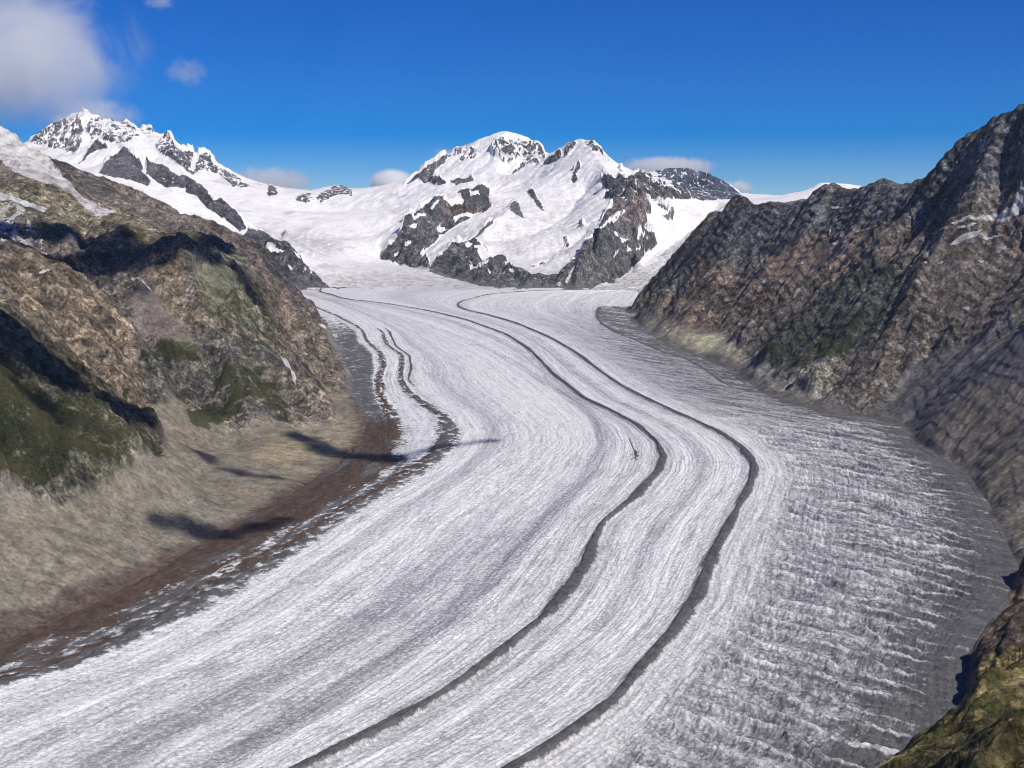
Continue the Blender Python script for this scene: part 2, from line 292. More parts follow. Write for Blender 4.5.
# rock showing through the far snow: 1 rock, 0.5 half and half, 0 snow
FAR = [ 
 (.66, [(28,142),(50,124),(62,116),(76,112),(84,128),(84,140),(76,156),(62,150),(50,148),(40,146)]),
 (.55, [(62,118),(72,110),(84,106),(90,110),(80,122),(70,126)]),
 (.68, [(84,126),(92,116),(108,118),(122,118),(132,126),(140,132),(138,140),(120,144),(104,142),(92,141)]),
 (1.0, [(78,164),(92,146),(98,142),(110,149),(97,150),(90,154),(80,165)]),
 (1.0, [(98,173),(105,162),(117,152),(125,146),(134,156),(143,166),(142,172),(152,180),(148,186),(130,182),(112,178)]),
 (.74, [(140,131),(155,129),(169,134),(176,146),(190,153),(190,170),(178,164),(168,158),(156,154),(150,143)]),
 (0.0, [(132,150),(142,140),(157,131),(166,133),(155,146),(160,156),(176,160),(172,166),(150,168),(140,162),(134,156)]),
 (.84, [(170,150),(190,151),(209,156),(216,166),(222,176),(212,172),(200,170),(196,172),(192,176),(184,170),(176,164),(170,160)]),
 (.80, [(212,164),(236,176),(250,186),(244,189),(232,187),(222,179)]),
 (0.0, [(194,153),(199,152),(194,169),(190,170)]),
 (1.0, [(146,162),(158,164),(166,170),(176,175),(174,186),(168,188),(156,180),(146,174)]),
 # dark rib across the snow
 (1.0, [(173,179),(184,177),(193,180),(200,188),(206,192),(214,203),(222,202),(230,208),(236,216),(247,229),(240,230),(226,222),(218,215),(208,208),(196,196),(186,192),(184,186),(172,187)]),
 (1.0, [(248,229),(262,231),(275,240),(288,244),(297,252),(303,262),(318,277),(330,287),(352,288),(354,292),(330,296),(300,296),(280,282),(262,262),(248,246),(244,236)]),
 (0.0, [(268,242),(274,245),(276,250),(284,254),(278,255),(270,251),(266,246)]),
 (0.0, [(291,256),(297,255),(300,259),(297,260)]),
 (0.0, [(262,250),(268,254),(266,256),(262,253)]),
 (0.0, [(286,269),(294,274),(290,274)]),
 (0.0, [(270,266),(274,269),(272,271)]),
 (0.0, [(304,270),(307,274),(304,275)]), (0.0, [(310,272),(313,275),(310,277)]),
 # small rocks on the firn col
 (1.0, [(267,186),(272,185),(277,190),(277,195),(267,197)]),
 (.85, [(296,198),(302,193),(314,192),(310,196),(318,200),(308,204),(298,203)]),
 (.85, [(318,194),(330,188),(334,184),(344,184),(353,190),(352,196),(338,195),(330,199),(322,204),(316,200)]),
 # high peak, left rock edge and ribs
 (.95, [(402,186),(412,180),(430,168),(442,160),(454,152),(450,157),(444,164),(436,170),(432,178),(440,180),(448,184),(438,187),(428,183),(418,180),(408,184)]),
 (.60, [(452,152),(458,146),(466,144),(474,148),(478,156),(470,161),(462,160),(456,158)]),
 (1.0, [(449,181),(460,178),(472,178),(474,181),(462,184),(454,185)]),
 (.64, [(490,150),(498,140),(510,138),(524,139),(532,141),(540,148),(546,156),(544,160),(534,156),(520,158),(508,163),(500,160),(492,158)]),
 (.72, [(508,176),(516,168),(524,158),(530,154),(536,160),(541,166),(530,166),(520,172)]),
 (.92, [(542,168),(548,160),(552,158),(560,150),(562,156),(556,162),(548,166)]),
 (.85, [(563,155),(566,146),(574,139),(577,143),(572,152),(566,158)]),
 (.75, [(580,137),(590,139),(596,147),(604,152),(592,152),(586,146)]),
 (1.0, [(570,180),(574,171),(579,164),(580,168),(576,175),(578,180),(573,182)]),
 (1.0, [(598,150),(605,154),(602,156)]), (1.0, [(608,161),(616,165),(610,164)]), (1.0, [(618,169),(626,173),(620,172)]),
 # left rock buttress
 (1.0, [(381,259),(390,250),(396,243),(402,232),(405,222),(418,213),(434,202),(450,195),(462,189),(474,188),(486,186),(491,190),(489,198),(492,206),(484,214),(472,218),(466,222),(456,226),(446,232),(438,240),(428,248),(420,256),(414,264),(400,264),(390,261)]),
 (0.0, [(443,200),(449,194),(456,191),(460,196),(464,204),(462,206),(456,203),(452,205)]),
 (0.0, [(411,219),(424,214),(426,217),(414,222)]), (0.0, [(430,211),(440,204),(438,208),(432,213)]), (0.0, [(470,192),(478,191),(480,194),(471,195)]),
 (0.0, [(453,217),(462,214),(480,210),(482,213),(468,218),(456,222)]), (0.0, [(436,228),(444,226),(446,231),(438,233)]),
 (0.0, [(409,230),(417,227),(416,231),(410,232)]), (0.0, [(404,248),(409,241),(411,244),(406,248)]), (0.0, [(394,256),(399,251),(398,255)]),
 (1.0, [(406,263),(412,256),(424,256),(428,262),(430,268),(420,267),(410,267)]),
 # middle buttress
 (1.0, [(426,271),(436,262),(444,254),(452,245),(464,241),(474,236),(484,228),(494,219),(493,224),(484,232),(474,240),(480,246),(486,248),(492,258),(498,254),(504,254),(508,262),(512,270),(524,268),(532,274),(545,272),(560,274),(570,264),(580,262),(582,292),(540,292),(500,290),(470,284),(440,276)]),
 (0.0, [(463,246),(470,243),(472,248),(466,250)]), (.35, [(472,248),(484,247),(490,256),(484,262),(478,256)]), (0.0, [(484,266),(488,262),(486,268),(478,272),(470,272)]),
 (0.0, [(504,262),(508,262),(506,270)]), (0.0, [(510,270),(514,274),(510,276)]), (0.0, [(487,271),(491,272),(489,274)]), (0.0, [(502,277),(505,276),(504,279)]),
 (0.0, [(530,270),(545,274),(560,272),(575,262),(575,258),(555,256),(530,266)]),
 (.45, [(470,262),(476,268),(484,266),(480,272),(470,270)]),
 # rock windows on the icefall
 (1.0, [(507,208),(513,202),(518,203),(522,214),(525,221),(516,216)]),
 (1.0, [(528,193),(532,190),(536,198),(541,203),(545,213),(541,210),(534,203)]),
 (.7, [(530,266),(542,262),(556,256),(563,250),(566,244),(562,238),(568,237),(569,246),(562,255),(546,263),(533,268)]),
 (.6, [(578,222),(583,220),(585,228),(581,231)]),
 # right buttress
 (1.0, [(600,182),(604,177),(612,178),(620,177),(628,182),(632,190),(630,196),(638,194),(646,200),(651,206),(651,214),(646,216),(648,224),(644,228),(650,234),(655,240),(658,246),(650,250),(640,262),(628,274),(610,283),(590,290),(570,292),(566,282),(575,268),(582,252),(588,240),(596,230),(603,220),(606,214),(612,208),(612,198),(608,192)]),
 (0.0, [(598,232),(608,226),(610,216),(618,212),(626,214),(618,222),(606,230)]),
 (0.0, [(612,238),(616,240),(618,236),(624,240),(630,243),(624,245),(616,244)]),
 (0.0, [(639,228),(644,232),(648,238),(643,241),(638,236)]), (0.0, [(628,248),(632,252),(632,256),(628,255)]), (0.0, [(638,246),(641,248),(640,252),(637,252)]),
 (0.0, [(612,260),(618,254),(616,258)]), (0.0, [(566,282),(572,272),(576,266),(572,276),(568,284)]), (0.0, [(558,283),(562,282),(561,286)]), (0.0, [(552,291),(558,286),(556,290)]),
 (0.0, [(630,266),(634,264),(632,269)]),
 (1.0, [(651,202),(660,206),(668,210),(662,210)]), (.8, [(662,214),(672,214),(675,220),(668,220)]), (1.0, [(669,211),(673,213),(677,218),(672,215)]),
 # dark peak behind
 (.90, [(600,200),(640,172),(668,164),(694,162),(712,172),(728,186),(750,200)]),
 (.62, [(640,174),(652,170),(668,180),(676,190),(690,198),(664,190),(648,182)]),
 (.55, [(690,166),(700,168),(710,176),(704,174)]),
]
# snow on the near slopes: 1 snow
NEARSNOW = [
 (.80, [(-200,40),(-60,90),(0,128),(24,143),(46,158),(62,176),(76,194),(100,209),(120,216),(106,217),(96,216),(82,206),(68,193),(52,186),(38,180),(24,178),(14,172),(0,160),(-60,140),(-200,100)]),
 (.95, [(0,194),(14,200),(24,204),(34,209),(48,214),(44,217),(34,213),(22,208),(10,203),(-20,200),(-20,192)]),
 (.42, [(-20,203),(10,204),(24,212),(30,222),(42,240),(52,254),(64,266),(70,270),(54,262),(40,252),(24,246),(10,236),(-20,232)]),
 (.9, [(0,245),(8,246),(4,248)]), (.9, [(38,276),(48,271),(52,272),(44,277)]), (.9, [(28,274),(32,275),(32,278)]), (.9, [(2,275),(8,276),(6,278)]),
 (.9, [(100,242),(108,246),(104,245)]), (.8, [(62,238),(72,241),(80,248),(70,244)]), (.9, [(128,275),(136,276),(142,282),(152,292),(156,298),(148,290),(138,281)]),
 (1., [(314,325),(325,329),(330,333),(322,330)]), (1., [(332,334),(341,335),(342,338),(333,337)]), (1., [(338,327),(342,330),(342,333)]), (1., [(357,352),(361,354),(359,357),(356,355)]), (1., [(354,368),(359,369),(357,371)]),
 (.85, [(268,343),(273,348),(280,358),(290,370),(297,385),(296,393),(291,378),(283,366),(276,357)]),
 # right side
 (.9, [(949,229),(960,226),(974,226),(986,219),(994,214),(1005,211),(1012,207),(1016,196),(1021,190),(1030,186),(1030,200),(1022,206),(1018,214),(1010,218),(1002,223),(994,219),(980,226),(972,230),(960,231)]),
 (.8, [(948,249),(958,243),(966,241),(976,238),(984,233),(978,240),(988,239),(1000,235),(1010,231),(1006,234),(992,240),(978,241),(968,245),(956,249)]),
 (.8, [(955,233),(966,235),(976,231),(980,230),(968,237),(958,236)]),
 (.9, [(995,250),(1003,245),(1009,242),(1004,246),(998,252)]), (.9, [(918,270),(928,266),(926,269)]), (.8, [(935,266),(944,262),(942,265)]),(.9, [(976,262),(985,260),(982,264)]),
 (1., [(828,246),(838,240),(836,244),(830,247)]), (1., [(841,241),(845,238),(848,244),(843,247)]), (.9, [(840,256),(848,250),(845,257)]),
 (1., [(831,207),(839,206),(838,209),(832,209)]), (1., [(849,205),(854,204),(853,207)]), (.9, [(828,228),(831,232),(830,237)]), (.9, [(898,206),(903,205),(901,210)]),(.8, [(795,265),(805,263),(804,266)]),
 (.9, [(724,282),(730,279),(728,284)]), (.9, [(961,310),(969,308),(968,312)]), (.8, [(785,256),(789,253),(788,258)]), (.8, [(800,243),(804,241),(802,245)]), (.9,[(943,200),(947,199),(946,202)]), (.9,[(1016,147),(1021,145),(1020,149)]),
]
VEG = [
 (1., [(185,412),(196,408),(204,398),(218,404),(229,398),(228,384),(240,378),(250,380),(262,390),(272,400),(276,412),(262,405),(252,400),(240,398),(238,412),(228,420),(214,428),(202,428),(190,424)]),
 (.8, [(143,352),(160,342),(182,340),(200,345),(205,358),(195,368),(170,366),(152,364)]),
 (1., [(124,396),(133,389),(134,398),(128,402)]),
 (.75, [(200,372),(220,368),(236,362),(262,380),(290,408),(292,420),(270,410),(240,396),(220,388)]),
 (.85, [(-60,360),(0,352),(24,372),(40,400),(80,420),(110,440),(132,460),(120,470),(80,452),(60,478),(30,490),(0,478),(-60,460)]),
 (.6, [(20,352),(60,372),(100,408),(140,430),(170,450),(140,460),(90,430),(50,402)]),
 (.7, [(108,222),(130,224),(150,232),(180,232),(214,236),(228,246),(220,252),(190,246),(150,246),(120,238)]),
 (.5, [(226,250),(246,272),(268,300),(280,330),(262,322),(244,290)]),
 (.45, [(190,290),(212,282),(236,290),(252,320),(230,330),(206,318)]),
 (.5, [(760,330),(800,312),(850,300),(900,300),(890,330),(850,350),(820,366),(780,372),(752,362)]),
 (.75, [(815,350),(840,338),(856,342),(850,362),(830,368),(818,362)]),
 (.5, [(736,312),(756,306),(764,318),(758,330),(742,324)]),
 (.35, [(800,290),(870,262),(960,250),(1024,270),(1024,330),(950,345),(880,335)]),
]
# colours of the ground; some far rock also carries painted shade and haze
T_GREY=(.17,.155,.145); T_DARK=(.085,.08,.08)
TINT = [
 ((.185,.155,.13), [(-200,60),(1260,60),(1260,800),(-200,800)]),
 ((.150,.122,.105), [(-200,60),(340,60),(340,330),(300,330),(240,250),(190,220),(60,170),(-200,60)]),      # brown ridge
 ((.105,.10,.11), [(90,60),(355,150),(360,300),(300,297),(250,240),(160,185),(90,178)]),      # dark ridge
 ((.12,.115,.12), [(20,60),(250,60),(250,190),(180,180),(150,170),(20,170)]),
 ((.215,.185,.13), [(-200,175),(60,180),(100,215),(130,215),(160,235),(110,240),(0,225),(-200,215)]),
 ((.24,.195,.145), [(-200,245),(45,255),(95,282),(130,335),(150,392),(160,440),(120,420),(60,350),(0,290),(-200,250)]),
 ((.15,.125,.11), [(90,290),(110,262),(150,275),(185,325),(210,350),(180,350),(150,345),(130,332)]),
 ((.15,.14,.10), [(190,250),(226,244),(262,290),(300,330),(330,370),(350,400),(340,410),(270,380),(200,320)]),
 ((.24,.20,.15), [(130,262),(185,245),(200,255),(188,270),(180,300),(230,330),(290,350),(300,362),(240,345),(180,320)]),
 ((.13,.12,.10), [(140,350),(200,338),(260,350),(300,370),(290,410),(225,415),(150,400)]),
 ((.20,.165,.13), [(260,300),(330,335),(350,395),(340,420),(310,400),(280,350)]),
 ((.13,.12,.085), [(-200,300),(0,300),(60,350),(140,425),(170,445),(130,465),(100,490),(50,495),(0,480),(-200,470)]),
 ((.225,.205,.165), [(-200,480),(0,490),(60,500),(110,478),(170,440),(150,400),(190,400),(240,425),(280,412),(330,420),(345,400),(372,425),(362,442),(335,470),(280,505),(180,552),(0,630),(-200,700)]),
 ((.30,.26,.175), [(252,455),(270,440),(292,434),(312,445),(318,458),(300,466),(270,466),(256,464)]),
 ((.28,.245,.185), [(330,420),(300,430),(330,450),(350,450),(365,430),(350,410)]),
 ((.18,.168,.158), [(315,325),(345,332),(372,350),(380,380),(372,400),(350,395),(340,360)]),
 ((.12,.095,.078), [(-200,680),(0,618),(100,575),(180,546),(240,518),(300,490),(370,455),(372,480),(300,520),(180,590),(0,650),(-200,740)]),
 # right side
 ((.115,.092,.078), [(620,310),(700,180),(1260,40),(1260,620),(1040,640),(1000,530),(900,430),(760,400),(640,330)]),
 ((.135,.10,.078), [(640,300),(680,255),(720,270),(760,290),(800,270),(780,310),(740,330),(700,330),(660,320)]),
 ((.165,.115,.088), [(780,240),(830,228),(870,250),(850,268),(800,280),(760,282),(770,262)]),
 ((.098,.09,.092), [(850,190),(950,165),(1000,115),(1060,90),(1060,170),(1010,180),(960,210),(900,230),(860,220)]),
 ((.085,.078,.078), [(700,226),(745,205),(860,190),(870,230),(800,238),(770,260),(720,262),(690,250)]),
 ((.06,.057,.052), [(745,350),(800,310),(870,262),(900,260),(905,300),(870,350),(820,370),(780,375)]),
 ((.10,.088,.082), [(860,400),(920,360),(1000,320),(1060,300),(1060,560),(1010,540),(960,460),(900,425)]),
 ((.135,.11,.085), [(930,400),(1000,380),(1060,400),(1060,600),(1010,570),(985,500),(960,465),(920,440)]),
 ((.21,.18,.13), [(640,325),(655,318),(690,330),(720,338),(745,350),(740,362),(700,352),(665,342)]),
 ((.25,.225,.15), [(690,336),(706,332),(720,340),(716,348),(698,346)]),
 ((.17,.15,.12), [(740,360),(790,375),(830,370),(840,400),(800,402),(760,385)]),
 ((.175,.155,.12), [(785,378),(815,372),(828,380),(822,392),(795,392)]),
 ((.17,.135,.11), [(845,395),(870,380),(900,372),(890,392),(868,408),(850,408)]),
 ((.05,.055,.07), [(652,308),(660,308),(656,313)]),
 ((.16,.09,.06), [(752,298),(756,294),(758,304),(754,304)]),
 # far buttresses
 ((.125,.12,.12), [(380,110),(690,110),(690,295),(380,295)]),
 ((.14,.105,.095), [(440,205),(490,200),(490,212),(450,218)]),
 ((.14,.108,.095), [(612,205),(632,192),(655,205),(650,220),(640,230),(615,222)]),
 ((.07,.075,.085), [(462,192),(490,192),(490,204),(470,204)]),  # blue shade on the left buttress, painted into its rock colour
 ((.08,.08,.085), [(598,175),(632,178),(632,200),(610,205)]),  # blue-dark shade of the left-facing cliff, painted into the rock
 ((.06,.07,.10), [(600,160),(760,160),(760,203),(700,198)]),  # haze blue of the distant peak, painted into its rock colour
 # near hill
 ((.135,.10,.075), [(940,720),(955,640),(1030,570),(1260,480),(1260,640),(1024,650),(966,690)]),
 ((.27,.225,.10), [(860,800),(890,768),(910,740),(966,690),(991,668),(1024,648),(1260,560),(1260,800)]),
]
def tint_layer():
    c = np.zeros((MH, MW, 3), np.float32)
    for v, pts in TINT: c[fill(pts)] = v
    return np.stack([blur(c[..., k], 5) for k in range(3)], -1)
def retint(v, pts):
    rgt = pts[0][0] > 600 and pts[0][1] < 500
    k = (1.30, 1.40, 1.48) if rgt else ((.80, .785, .76) if v[0] > .22 else (.90, .92, .93))
    return tuple(a * b for a, b in zip(v, k))
TINT = [(retint(v, pts), pts) for v, pts in TINT]
SCREE = [
 (1., [(-200,490),(0,494),(60,503),(112,482),(165,448),(150,405),(172,400),(200,408),(240,432),(262,418),(300,428),(330,424),(345,405),(375,425),(362,452),(335,475),(280,510),(180,560),(0,640),(-200,720)]),
 (1., [(128,292),(150,285),(175,315),(205,348),(190,352),(165,345),(150,332),(135,322)]),
 (.8, [(215,262),(235,262),(232,300),(215,325),(200,300),(190,275)]),
 (.9, [(640,318),(655,312),(720,332),(745,352),(790,385),(850,408),(860,420),(800,408),(740,385),(690,360),(650,335)]),
 (.8, [(870,420),(905,405),(960,430),(1000,470),(1060,520),(1060,600),(1010,560),(985,505),(950,462)]),
 (.95, [(880,415),(905,372),(960,345),(1060,300),(1060,560),(1010,540),(960,462)]),
 (.7, [(770,255),(830,240),(850,262),(800,285),(765,280)]), (.6, [(930,250),(1060,240),(1060,330),(980,340),(920,300)]),
]
M_SCREE = layer(SCREE, 6)
FAR = [(v * .95, p) for v, p in FAR]
M_FAR = layer(FAR, 1); M_SNOW = layer(NEARSNOW, 1); M_VEG = layer(VEG, 4); M_TINT = tint_layer()

# ------------------------------------------------------------------ detailed relief
def erosion(x, y, dx, dy, seed):
    ix = np.floor(x); iy = np.floor(y); fx = (x - ix).astype(np.float32); fy = (y - iy).astype(np.float32)
    va = 0; da = 0; wt = 0
    for i in (-1, 0, 1):
        for j in (-1, 0, 1):
            hx = h2(ix - i, iy - j, seed) * .8 - .4 + .5; hy = h2(ix - i, iy - j, seed + 7) * .8 - .4 + .5
            px = fx + i - hx; py = fy + j - hy
            w = np.exp(-(px * px + py * py) * 2.2); m = (px * dx + py * dy) * 6.2832
            va = va + np.cos(m) * w; da = da - np.sin(m) * w; wt = wt + w
    return va / wt, da / wt
def detail(X, Y, full=True):
    """height added to the solved relief, and masks"""
    ni = bil(near_ice, X, Y)
    gx = bil(gX, X, Y).astype(np.float32); gy = bil(gY, X, Y).astype(np.float32)
    sl = np.hypot(gx, gy)
    rock = sstep(0.10, 0.45, sl) * (1 - sstep(0.12, 0.5, ni))
    base = bil(zb, X, Y)
    px, py = proj(X, Y, base)
    sc_m = msample(M_SCREE, px, py) * (Y < 9100) * (Y > 2300)
    rock = rock * (1 - .85 * sc_m)
    far = sstep(9100, 9500, Y) * np.where(px > 560, sstep(9300, 9600, Y), 1)
    rk = msample(M_FAR, px, py)
    ruf = np.where(far > .5, 0.30 + 0.70 * np.clip(rk * 1.3, 0, 1), 1.0)
    nearh = 1 - sstep(1400, 2300, Y)
    h = 0; ex = gx.copy(); ey = gy.copy()
    dist = np.clip(Y / 6000, .45, 2.2)
    for k, (lam, amp) in enumerate([(560, .10), (260, .12), (120, .125), (58, .105), (29, .10), (15, .09)]):
        n = np.maximum(np.hypot(ex, ey), 1e-3)
        dx, dy = -ey / n, ex / n
        wob = 0.5 * perlin(X / lam * .7, Y / lam * .7, 90 + k)
        dx, dy = dx - dy * wob, dy + dx * wob
        v, d = erosion(X / lam, Y / lam, dx, dy, 31 * k + 5)
        a = amp * lam * np.minimum(1, .25 + sl * 1.3)
        h = h + a * v
        ex = ex + 4.0 * amp * d * dx; ey = ey + 4.0 * amp * d * dy
    r = ridged(X / 170 + .3 * fbm(X / 90, Y / 90, 2, 3), Y / 170, 5, 11, .55)
    h = h + 16 * r * np.minimum(1, .3 + sl)
    wq = 26 * fbm(X / 95, Y / 95, 3, 131)
    cr = .55 * ridged((X + wq) / 88, (Y - wq) / 88, 4, 141, .6) + .45 * ridged((X - wq) / 34, (Y + wq) / 34, 3, 151, .6)
    h = h + 11 * np.minimum(1, .3 + sl) * (np.abs(cr) ** 1.0 * np.sign(cr))
    zz_ = (base + 55 * fbm(X / 230, Y / 230, 4, 161)) / 42; tr = zz_ - np.floor(zz_)
    h = h + 15 * (sstep(.0, .32, tr) - tr) * np.minimum(1, .1 + sl)
    h = h * (rock * .9 + .10) * ruf * (1 + far * ruf * .55) * (1 - .55 * nearh)
    h = h + nearh * (5 * fbm(X / 60, Y / 60, 6, 77, .6) + 3.5 * ridged(X / 22 + Y / 60, Y / 45, 4, 78, .6)) * (1 - sstep(.12, .5, ni))
    # benches, hummocks in the scree
    h = h + (1 - rock) * (1 - sstep(.30, .5, ni)) * (1 - far) * (1 - nearh) * (2.6 * fbm(X / 45, Y / 45, 5, 41, .6) + 15 * fbm(X / 210, Y / 210, 3, 42) - 4 * np.abs(perlin(X / 75 + .8 * perlin(X / 160, Y / 160, 43), Y / 260, 44)))
    h = h + far * sstep(.35, .7, sl) * (1 - sstep(.12, .5, ni)) * (5 + 13 * sstep(-.2, -.27, X / Y)) * ridged(X / 260, Y / 260, 4, 57) + far * (1 - ruf) * 14 * fbm(X / 160, Y / 220, 4, 55)
    return base, h, dict(ni=ni, sl=sl, rock=rock, far=far)

# mesh columns and rows: dense where the picture sees the ground
cols = np.concatenate([np.linspace(S0, -.375, 60)[:-1], np.linspace(-.375, .375, 1180), np.linspace(.375, S1, 60)[1:]])
QN = 3600
qf = np.linspace(math.log(520), math.log(20500), QN)
cc = cols[::2]
A, B = np.meshgrid(cc, qf, indexing='ij'); Yc = np.exp(B)
zc = bil(zb, A * Yc, Yc); pyc = proj(A * Yc, Yc, zc)[1]
run = np.minimum.accumulate(pyc, axis=1)
dpy = np.diff(pyc, axis=1, prepend=pyc[:, :1])
vis = (pyc <= run + 3) & (pyc < 780) & (pyc > 60)
iced_c = bil(iced, A * Yc, Yc) > .9
w = np.where(vis, np.abs(dpy), 0) * np.where(iced_c, .05, 1) + 70.0 * (qf[1] - qf[0])
w = blur1(blur1(w, 10, 0), 12, 1) + 0.02 * w.mean()
cw = np.cumsum(w, 1); cw = (cw - cw[:, :1]) / (cw[:, -1:] - cw[:, :1])
NR = 2000
tt = np.linspace(0, 1, NR)
rq = np.stack([np.interp(tt, cw[i], qf) for i in range(len(cc))])
ii = np.interp(cols, cc, np.arange(len(cc))); i0 = np.minimum(ii.astype(int), len(cc) - 2); fi = (ii - i0)[:, None]
RQ = rq[i0] * (1 - fi) + rq[i0 + 1] * fi
YY = np.exp(RQ); XX = cols[:, None] * YY
base, hh, mk = detail(XX, YY)
sub = sstep(.60, .8, mk['ni'])
ZZ = base + hh - 30 * sub
PX, PY = proj(XX, YY, base + .5 * hh)

# masks and colours on the ground
wx = 3.2 * fbm(XX / 140, YY / 140, 5, 201, .6) * np.clip(6000 / YY, .4, 1.6); wy = 2.6 * fbm(XX / 140, YY / 140, 5, 231, .6) * np.clip(6000 / YY, .4, 1.6)
wf = 1 - .75 * mk['far']
fwx = 3.0 * fbm(XX / 420, YY / 420, 6, 211, .62); fwy = 2.4 * fbm(XX / 420, YY / 420, 6, 241, .62)
rockm = msample(M_FAR, PX + fwx, PY + fwy)
far = mk['far']
fy = np.gradient(ZZ, axis=1) / np.maximum(np.gradient(YY, axis=1), .5); fx = np.gradient(ZZ - 0, axis=0) / np.maximum(np.abs(np.gradient(XX, axis=0)), .5)
steep = np.hypot(fx - 0, fy)
rm = np.clip(rockm, 0, 1)
mixn = ridged(XX / 120, YY / 200, 5, 301, .62) * .45 + np.clip(.9 - steep, -.5, .5) * .5
snow_far = 1.08 - rm * 1.0 + mixn * (.10 + 1.6 * rm * (1 - rm) * .9)
snow_near = msample(M_SNOW, PX + wx * .5, PY + wy * .5)
snow = np.where(far > .5, snow_far, snow_near * 1.15 - .02)
crest = (YY > 12500) & (XX / YY > .17); snow = np.where(crest, 1.2, snow)
veg = msample(M_VEG, PX + wx * 3, PY + wy * 3) * (1 - far)
veg = np.where(YY < 2200, .50 * sstep(2000, 1300, YY), veg)
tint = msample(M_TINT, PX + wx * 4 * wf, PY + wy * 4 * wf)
mb = sstep(.04, .36, mk['ni'] + .12 * fbm(XX / 50, YY / 50, 4, 171)) * sstep(6200, 5000, YY) * (XX < 0) * (.75 + .5 * fbm(XX / 24, YY / 24, 4, 172))
mb = np.clip(mb, 0, 1)[..., None]; tint = tint * (1 - mb) + np.array((.085, .060, .048)) * mb
mb = (sstep(.12, .45, mk['ni'] + .08 * fbm(XX / 50, YY / 50, 4, 173)) * (XX > 0) * (YY > 2000) * (YY < 9000))[..., None] * .8; tint = tint * (1 - mb) + np.array((.085, .083, .085)) * mb
frock = np.clip(mk['rock'], 0, 1)

def mesh_from_grid(name, X, Y, Z, keep, attrs, mat, coll=COL):
    """keep: bool per quad"""
    n, m = X.shape
    q = np.argwhere(keep)
    if len(q) == 0: return None
    idx = (q[:, 0] * m + q[:, 1])
    f = np.stack([idx, idx + m, idx + m + 1, idx + 1], 1)
    used, inv = np.unique(f, return_inverse=True); f = inv.reshape(-1, 4).astype(np.int32)
    co = np.stack([X.ravel()[used], Y.ravel()[used], Z.ravel()[used]], 1).astype(np.float32)
    me = bpy.data.meshes.new(name)
    me.vertices.add(len(co)); me.vertices.foreach_set('co', co.ravel())
    me.loops.add(f.size); me.loops.foreach_set('vertex_index', f.ravel())
    me.polygons.add(len(f)); me.polygons.foreach_set('loop_start', np.arange(0, f.size, 4, dtype=np.int32))
    me.polygons.foreach_set('use_smooth', np.ones(len(f), bool))
    me.update(calc_edges=True)
    for k, a in attrs.items():
        if a.ndim == 3:
            at_ = me.attributes.new(k, 'FLOAT_VECTOR', 'POINT'); at_.data.foreach_set('vector', a.reshape(-1, 3)[used].astype(np.float32).ravel())
        else:
            at_ = me.attributes.new(k, 'FLOAT', 'POINT'); at_.data.foreach_set('value', a.ravel()[used].astype(np.float32))
    me.materials.append(mat)
    o = bpy.data.objects.new(name, me); coll.objects.link(o)
    return o

# ------------------------------------------------------------------ materials
class NB:
    def __init__(s, name):
        s.m = bpy.data.materials.new(name); s.m.use_nodes = True; s.t = s.m.node_tree; s.t.nodes.clear()
    def n(s, typ, **k):
        d = s.t.nodes.new(typ)
        for a, b in k.items(): setattr(d, a, b)
        return d
    def l(s, a, b): s.t.links.new(a, b)
    def put(s, sock, v):
        if isinstance(v, (int, float, tuple, list)): sock.default_value = v
        else: s.l(v, sock)
    def attr(s, name, vec=False):
        d = s.n('ShaderNodeAttribute', attribute_name=name); return d.outputs['Vector' if vec else 'Fac']
    def math(s, op, a, b=0.0, clamp=False):
        d = s.n('ShaderNodeMath', operation=op, use_clamp=clamp); s.put(d.inputs[0], a); s.put(d.inputs[1], b); return d.outputs[0]
    def mapr(s, v, a, b, c, d_, smooth=True):
        d = s.n('ShaderNodeMapRange', interpolation_type='SMOOTHSTEP' if smooth else 'LINEAR')
        for i, x in enumerate((v, a, b, c, d_)): s.put(d.inputs[i], x)
        return d.outputs[0]
    def noise(s, vec, scale, detail=4, rough=.55, dist=0, typ=None):
        d = s.n('ShaderNodeTexNoise'); s.l(vec, d.inputs['Vector'])
        d.inputs['Scale'].default_value = scale; d.inputs['Detail'].default_value = detail
        d.inputs['Roughness'].default_value = rough; d.inputs['Distortion'].default_value = dist
        return d.outputs['Fac']
    def mix(s, f, a, b, blend='MIX'):
        d = s.n('ShaderNodeMix', data_type='RGBA', blend_type=blend)
        s.put(d.inputs[0], f); s.put(d.inputs[6], a); s.put(d.inputs[7], b); return d.outputs[2]
    def scale(s, vec, v):
        d = s.n('ShaderNodeVectorMath', operation='MULTIPLY'); s.l(vec, d.inputs[0]); d.inputs[1].default_value = v; return d.outputs[0]
    def grey(s, v):
        d = s.n('ShaderNodeCombineColor')
        for i in range(3): s.put(d.inputs[i], v)
        return d.outputs[0]
    def finish(s, col, rough, bumps, spec=.2):
        b = s.n('ShaderNodeBsdfPrincipled'); s.put(b.inputs['Base Color'], col); s.put(b.inputs['Roughness'], rough)
        b.inputs['Specular IOR Level'].default_value = spec
        nrm = None
        for hgt, dist_, st in bumps:
            d = s.n('ShaderNodeBump'); s.put(d.inputs['Height'], hgt); d.inputs['Distance'].default_value = dist_; s.put(d.inputs['Strength'], st)
            if nrm: s.l(nrm, d.inputs['Normal'])
            nrm = d.outputs[0]
        if nrm: s.l(nrm, b.inputs['Normal'])
        o = s.n('ShaderNodeOutputMaterial'); s.l(b.outputs[0], o.inputs[0]); return s.m

